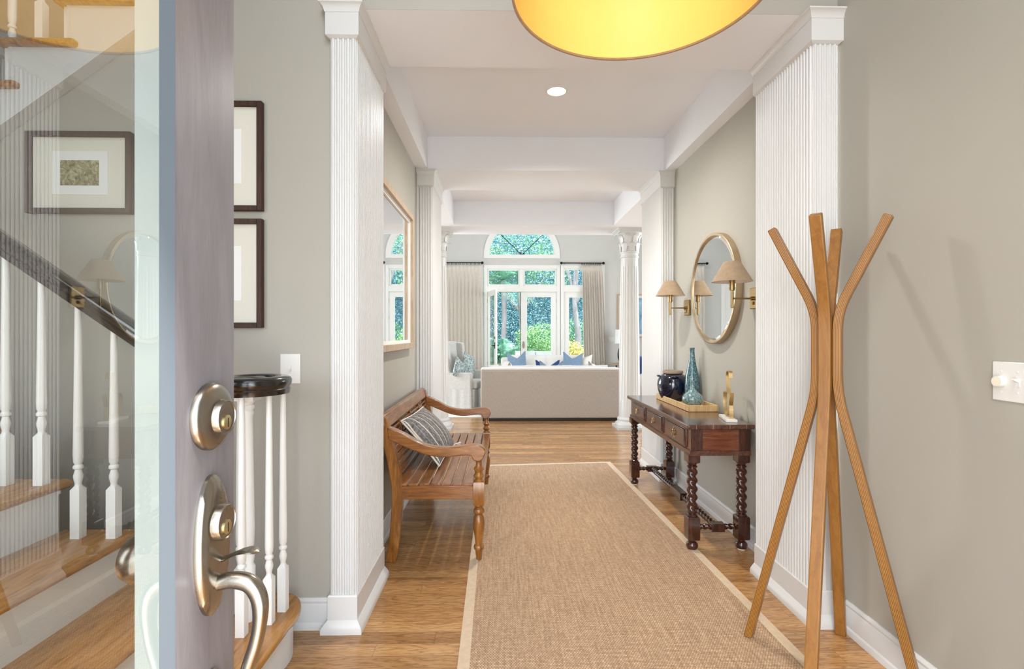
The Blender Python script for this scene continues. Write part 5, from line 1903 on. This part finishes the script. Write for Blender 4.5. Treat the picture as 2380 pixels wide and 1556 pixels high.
def tree(name, label, x, y, h, blobs, mat, seed, n=10000, s=0.058, trunk=0.14, group=None, cat='tree'):
    rng = random.Random(seed)
    r_ = thing(name, label, cat, (x, y, -0.13), group)
    m_ = MB()
    for (bx_, by_, bz_, br) in blobs:
        leaves(m_, (x + bx_, y + by_, bz_), (br, br, br * 0.85), int(n * br * br / 2.2), s, rng)
    m_.build('foliage', mat, r_, smooth=0)
    m_ = MB()
    top = max(b[2] for b in blobs)
    m_.tube(spline([(x, y, -0.14), (x + 0.08, y, h * 0.3), (x - 0.05, y, h * 0.6), (x, y, top * 0.8)], 4), [trunk * (1 - 0.05 * i) for i in range(13)], 10)
    for (bx_, by_, bz_, br) in blobs:
        m_.tube([(x, y, bz_ * 0.55), (x + bx_ * 0.6, y + by_ * 0.6, bz_ * 0.8), (x + bx_, y + by_, bz_)], [trunk * 0.5, trunk * 0.35, trunk * 0.15], 6)
    m_.build('trunk', M['bark'], r_)


TG = 'trees beyond the garden'
tree('oak_tree', 'dark dense tree behind the open door leaf', -3.6, 24.5, 6, [(0, 0, 2.2, 2.4), (0.8, 0.5, 5.0, 2.8), (-1.5, 0, 4.2, 2.2), (1.2, -0.5, 1.2, 1.6), (0.5, 0, 7.4, 2.0)], M['leaf_dark'], 1, group=TG)
tree('oak_tree', 'dark dense tree behind the closed door leaf', 1.0, 25.5, 6, [(0, 0, 2.0, 2.4), (0.6, 0.4, 4.6, 2.7), (-1.6, 0, 3.6, 2.2), (1.4, -0.5, 1.6, 1.9), (-0.5, 0.3, 6.9, 2.2)], M['leaf_dark'], 2, group=TG)
tree('oak_tree', 'dark dense tree beyond the right glazed unit', 5.4, 24.5, 6, [(0, 0, 2.4, 2.5), (-0.8, 0.3, 4.9, 2.7), (1.5, 0, 3.6, 2.2), (-1.2, -0.5, 1.0, 1.8), (0.0, 0.3, 7.2, 2.1)], M['leaf_dark'], 3, group=TG)
for fx_, fy_, fs_ in ((-7.5, 33, 31), (-1.8, 34, 32), (3.6, 33.5, 33), (9.2, 33, 34)):
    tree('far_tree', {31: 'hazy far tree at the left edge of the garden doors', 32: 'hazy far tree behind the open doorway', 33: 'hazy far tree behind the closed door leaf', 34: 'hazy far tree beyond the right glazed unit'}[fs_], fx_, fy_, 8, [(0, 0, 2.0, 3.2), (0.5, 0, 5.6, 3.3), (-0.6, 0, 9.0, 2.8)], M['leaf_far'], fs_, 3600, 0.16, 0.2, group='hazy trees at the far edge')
tree('light_green_tree', 'lighter green tree whose crown fills the transom panes', 0.74, 20.5, 5, [(-1.5, 0, 4.0, 1.2), (-0.1, 0.4, 4.5, 1.4), (1.1, 0.2, 3.8, 1.1)], M['leaf_mid'], 4, 2600, 0.075)
tree('slender_tree', 'tree with a leaning grey trunk seen through the right glazed unit', 2.62, 18.0, 4, [(0.2, 0.4, 5.2, 1.2), (-0.6, 0.2, 4.7, 0.9), (0.9, 0, 4.4, 0.9)], M['leaf_mid'], 5, 2600, 0.075, 0.14)


def shrub(name, label, x, y, blobs, mat, seed, n, s):
    rng = random.Random(seed)
    r_ = thing(name, label, 'shrub', (x, y, -0.13))
    m_ = MB()
    for (bx_, by_, bz_, br) in blobs:
        leaves(m_, (x + bx_, y + by_, bz_), (br, br, br), int(n * br * br), s, rng, 0.3)
    m_.build('foliage', mat, r_, smooth=0)
    m_ = MB()
    for (bx_, by_, bz_, br) in blobs:
        m_.tube([(x, y, -0.14), (x + bx_, y + by_, bz_)], [0.03, 0.012], 6)
    m_.build('stems', M['bark'], r_)


shrub('leafy_shrub', 'bright leafy shrub behind the closed door leaf', 1.35, 16.8, [(-0.45, 0, 0.5, 0.6), (0.35, 0.1, 0.6, 0.65), (0.0, 0.0, 1.15, 0.55), (-0.5, 0.1, 1.2, 0.4), (0.6, 0, 0.2, 0.5)], M['leaf_bright'], 11, 8000, 0.046)
shrub('leafy_shrub', 'low mid green shrub under the leaning tree trunk', 2.75, 19.6, [(-0.3, 0, 0.5, 0.7), (0.5, 0.1, 0.7, 0.7), (0.1, 0.0, 1.3, 0.6)], M['leaf_mid'], 12, 1800, 0.10)
shrub('yellow_plant', 'yellow leaved plant low behind the right glazed unit', 2.10, 14.9, [(0, 0, 0.82, 0.28), (0.14, 0, 0.62, 0.28), (-0.14, 0, 0.60, 0.28), (0, 0, 0.3, 0.3)], M['leaf_yellow'], 13, 6500, 0.055)


def frond(m_, base, direction, L, droop, width, n=14):
    """a feather of narrow leaflets on an arching rib"""
    d = Vector(direction).normalized()
    pts = []
    for i in range(n + 1):
        t = i / n
        pts.append(Vector(base) + d * L * t + Vector((0, 0, -droop * t * t)))
    side = d.cross(Vector((0, 0, 1))).normalized()
    for i in range(1, n + 1):
        t = i / n
        w = width * math.sin(PI * (0.12 + 0.84 * t)) + 0.03
        tg = (pts[i] - pts[i - 1]).normalized()
        for s_ in (-1, 1):
            tip = pts[i] + side * s_ * w + tg * w * 0.7 + Vector((0, 0, -0.25 * w))
            q_ = tg * 0.013
            k = len(m_.v)
            m_.v += [pts[i] - q_, pts[i] + q_, tip]
            m_.f.append((k, k + 1, k + 2))
    m_.tube(pts, [0.012 * (1 - 0.8 * i / n) for i in range(n + 1)], 5)


def palm(name, label, x, y, z0, n, L, seed, up0=0.2, trunk=None):
    rng = random.Random(seed)
    r_ = thing(name, label, 'palm', (x, y, -0.13))
    m_ = MB()
    for k in range(n):
        a = 2 * PI * k / n * 2.618 + rng.uniform(-0.2, 0.2)
        e = rng.uniform(up0, 1.25)
        frond(m_, (x, y, z0), (math.cos(a) * math.cos(e), math.sin(a) * math.cos(e), math.sin(e)), L * rng.uniform(0.8, 1.15), L * rng.uniform(0.25, 0.5), L * 0.24, 30)
    m_.build('fronds', M['leaf_palm'], r_, smooth=0)
    m_ = MB()
    if trunk:
        m_.tube(spline([(x - 0.1, y, -0.14), (x + 0.05, y, z0 * 0.5), (x, y, z0)], 6), [trunk * (1 + 0.12 * (i % 2)) for i in range(13)], 12)
    else:
        m_.tube([(x, y, -0.14), (x, y, z0)], 0.06, 8)
    m_.build('trunk', M['bark'], r_)


palm('palm_tree', 'tall palm with hanging fronds behind the open doorway', 0.05, 20.0, 3.4, 26, 1.7, 21, -0.4, 0.09)
palm('low_palm', 'low bright palm clump just outside the open doorway', 0.05, 16.6, 0.35, 40, 1.35, 22, 0.25)
palm('low_palm', 'low palm clump left of the open doorway', -0.9, 18.0, 0.5, 30, 1.3, 23, 0.2)


def patio_chair(x, y, label):
    r_ = thing('patio_chair', label, 'chair', (x, y, -0.06), 'white patio chairs outside the doors')
    m_ = MB()
    pts = []
    for i in range(21):
        a = PI * i / 20
        pts.append((x + 0.29 * math.cos(a), y - 0.27 * math.sin(a), 0))
    m_.rings([[(p[0], p[1], z) for p in pts] + [(x + (p[0] - x) * 0.9, y + (p[1] - y) * 0.9, z) for p in reversed(pts)] for z in (0.36, 0.60, 0.76, 0.82)])
    m_.build('curved_back', M['white'], r_, bevel=0.01)
    MB().lathe([(0.001, 0.30), (0.27, 0.30), (0.28, 0.34), (0.27, 0.38), (0.001, 0.39)], (x, y, 0), 28).build('seat', M['mat_white'], r_)
    for sx_, sy_ in ((-1, -1), (1, -1), (-1, 1), (1, 1)):
        MB().tube([(x + sx_ * 0.2, y + sy_ * 0.2, 0.31), (x + sx_ * 0.23, y + sy_ * 0.23, -0.06)], 0.016, 8).build('leg', M['white'], r_)


patio_chair(0.68, 14.55, 'white round backed patio chair outside, the left one')
patio_chair(1.24, 14.55, 'white round backed patio chair outside, the right one')
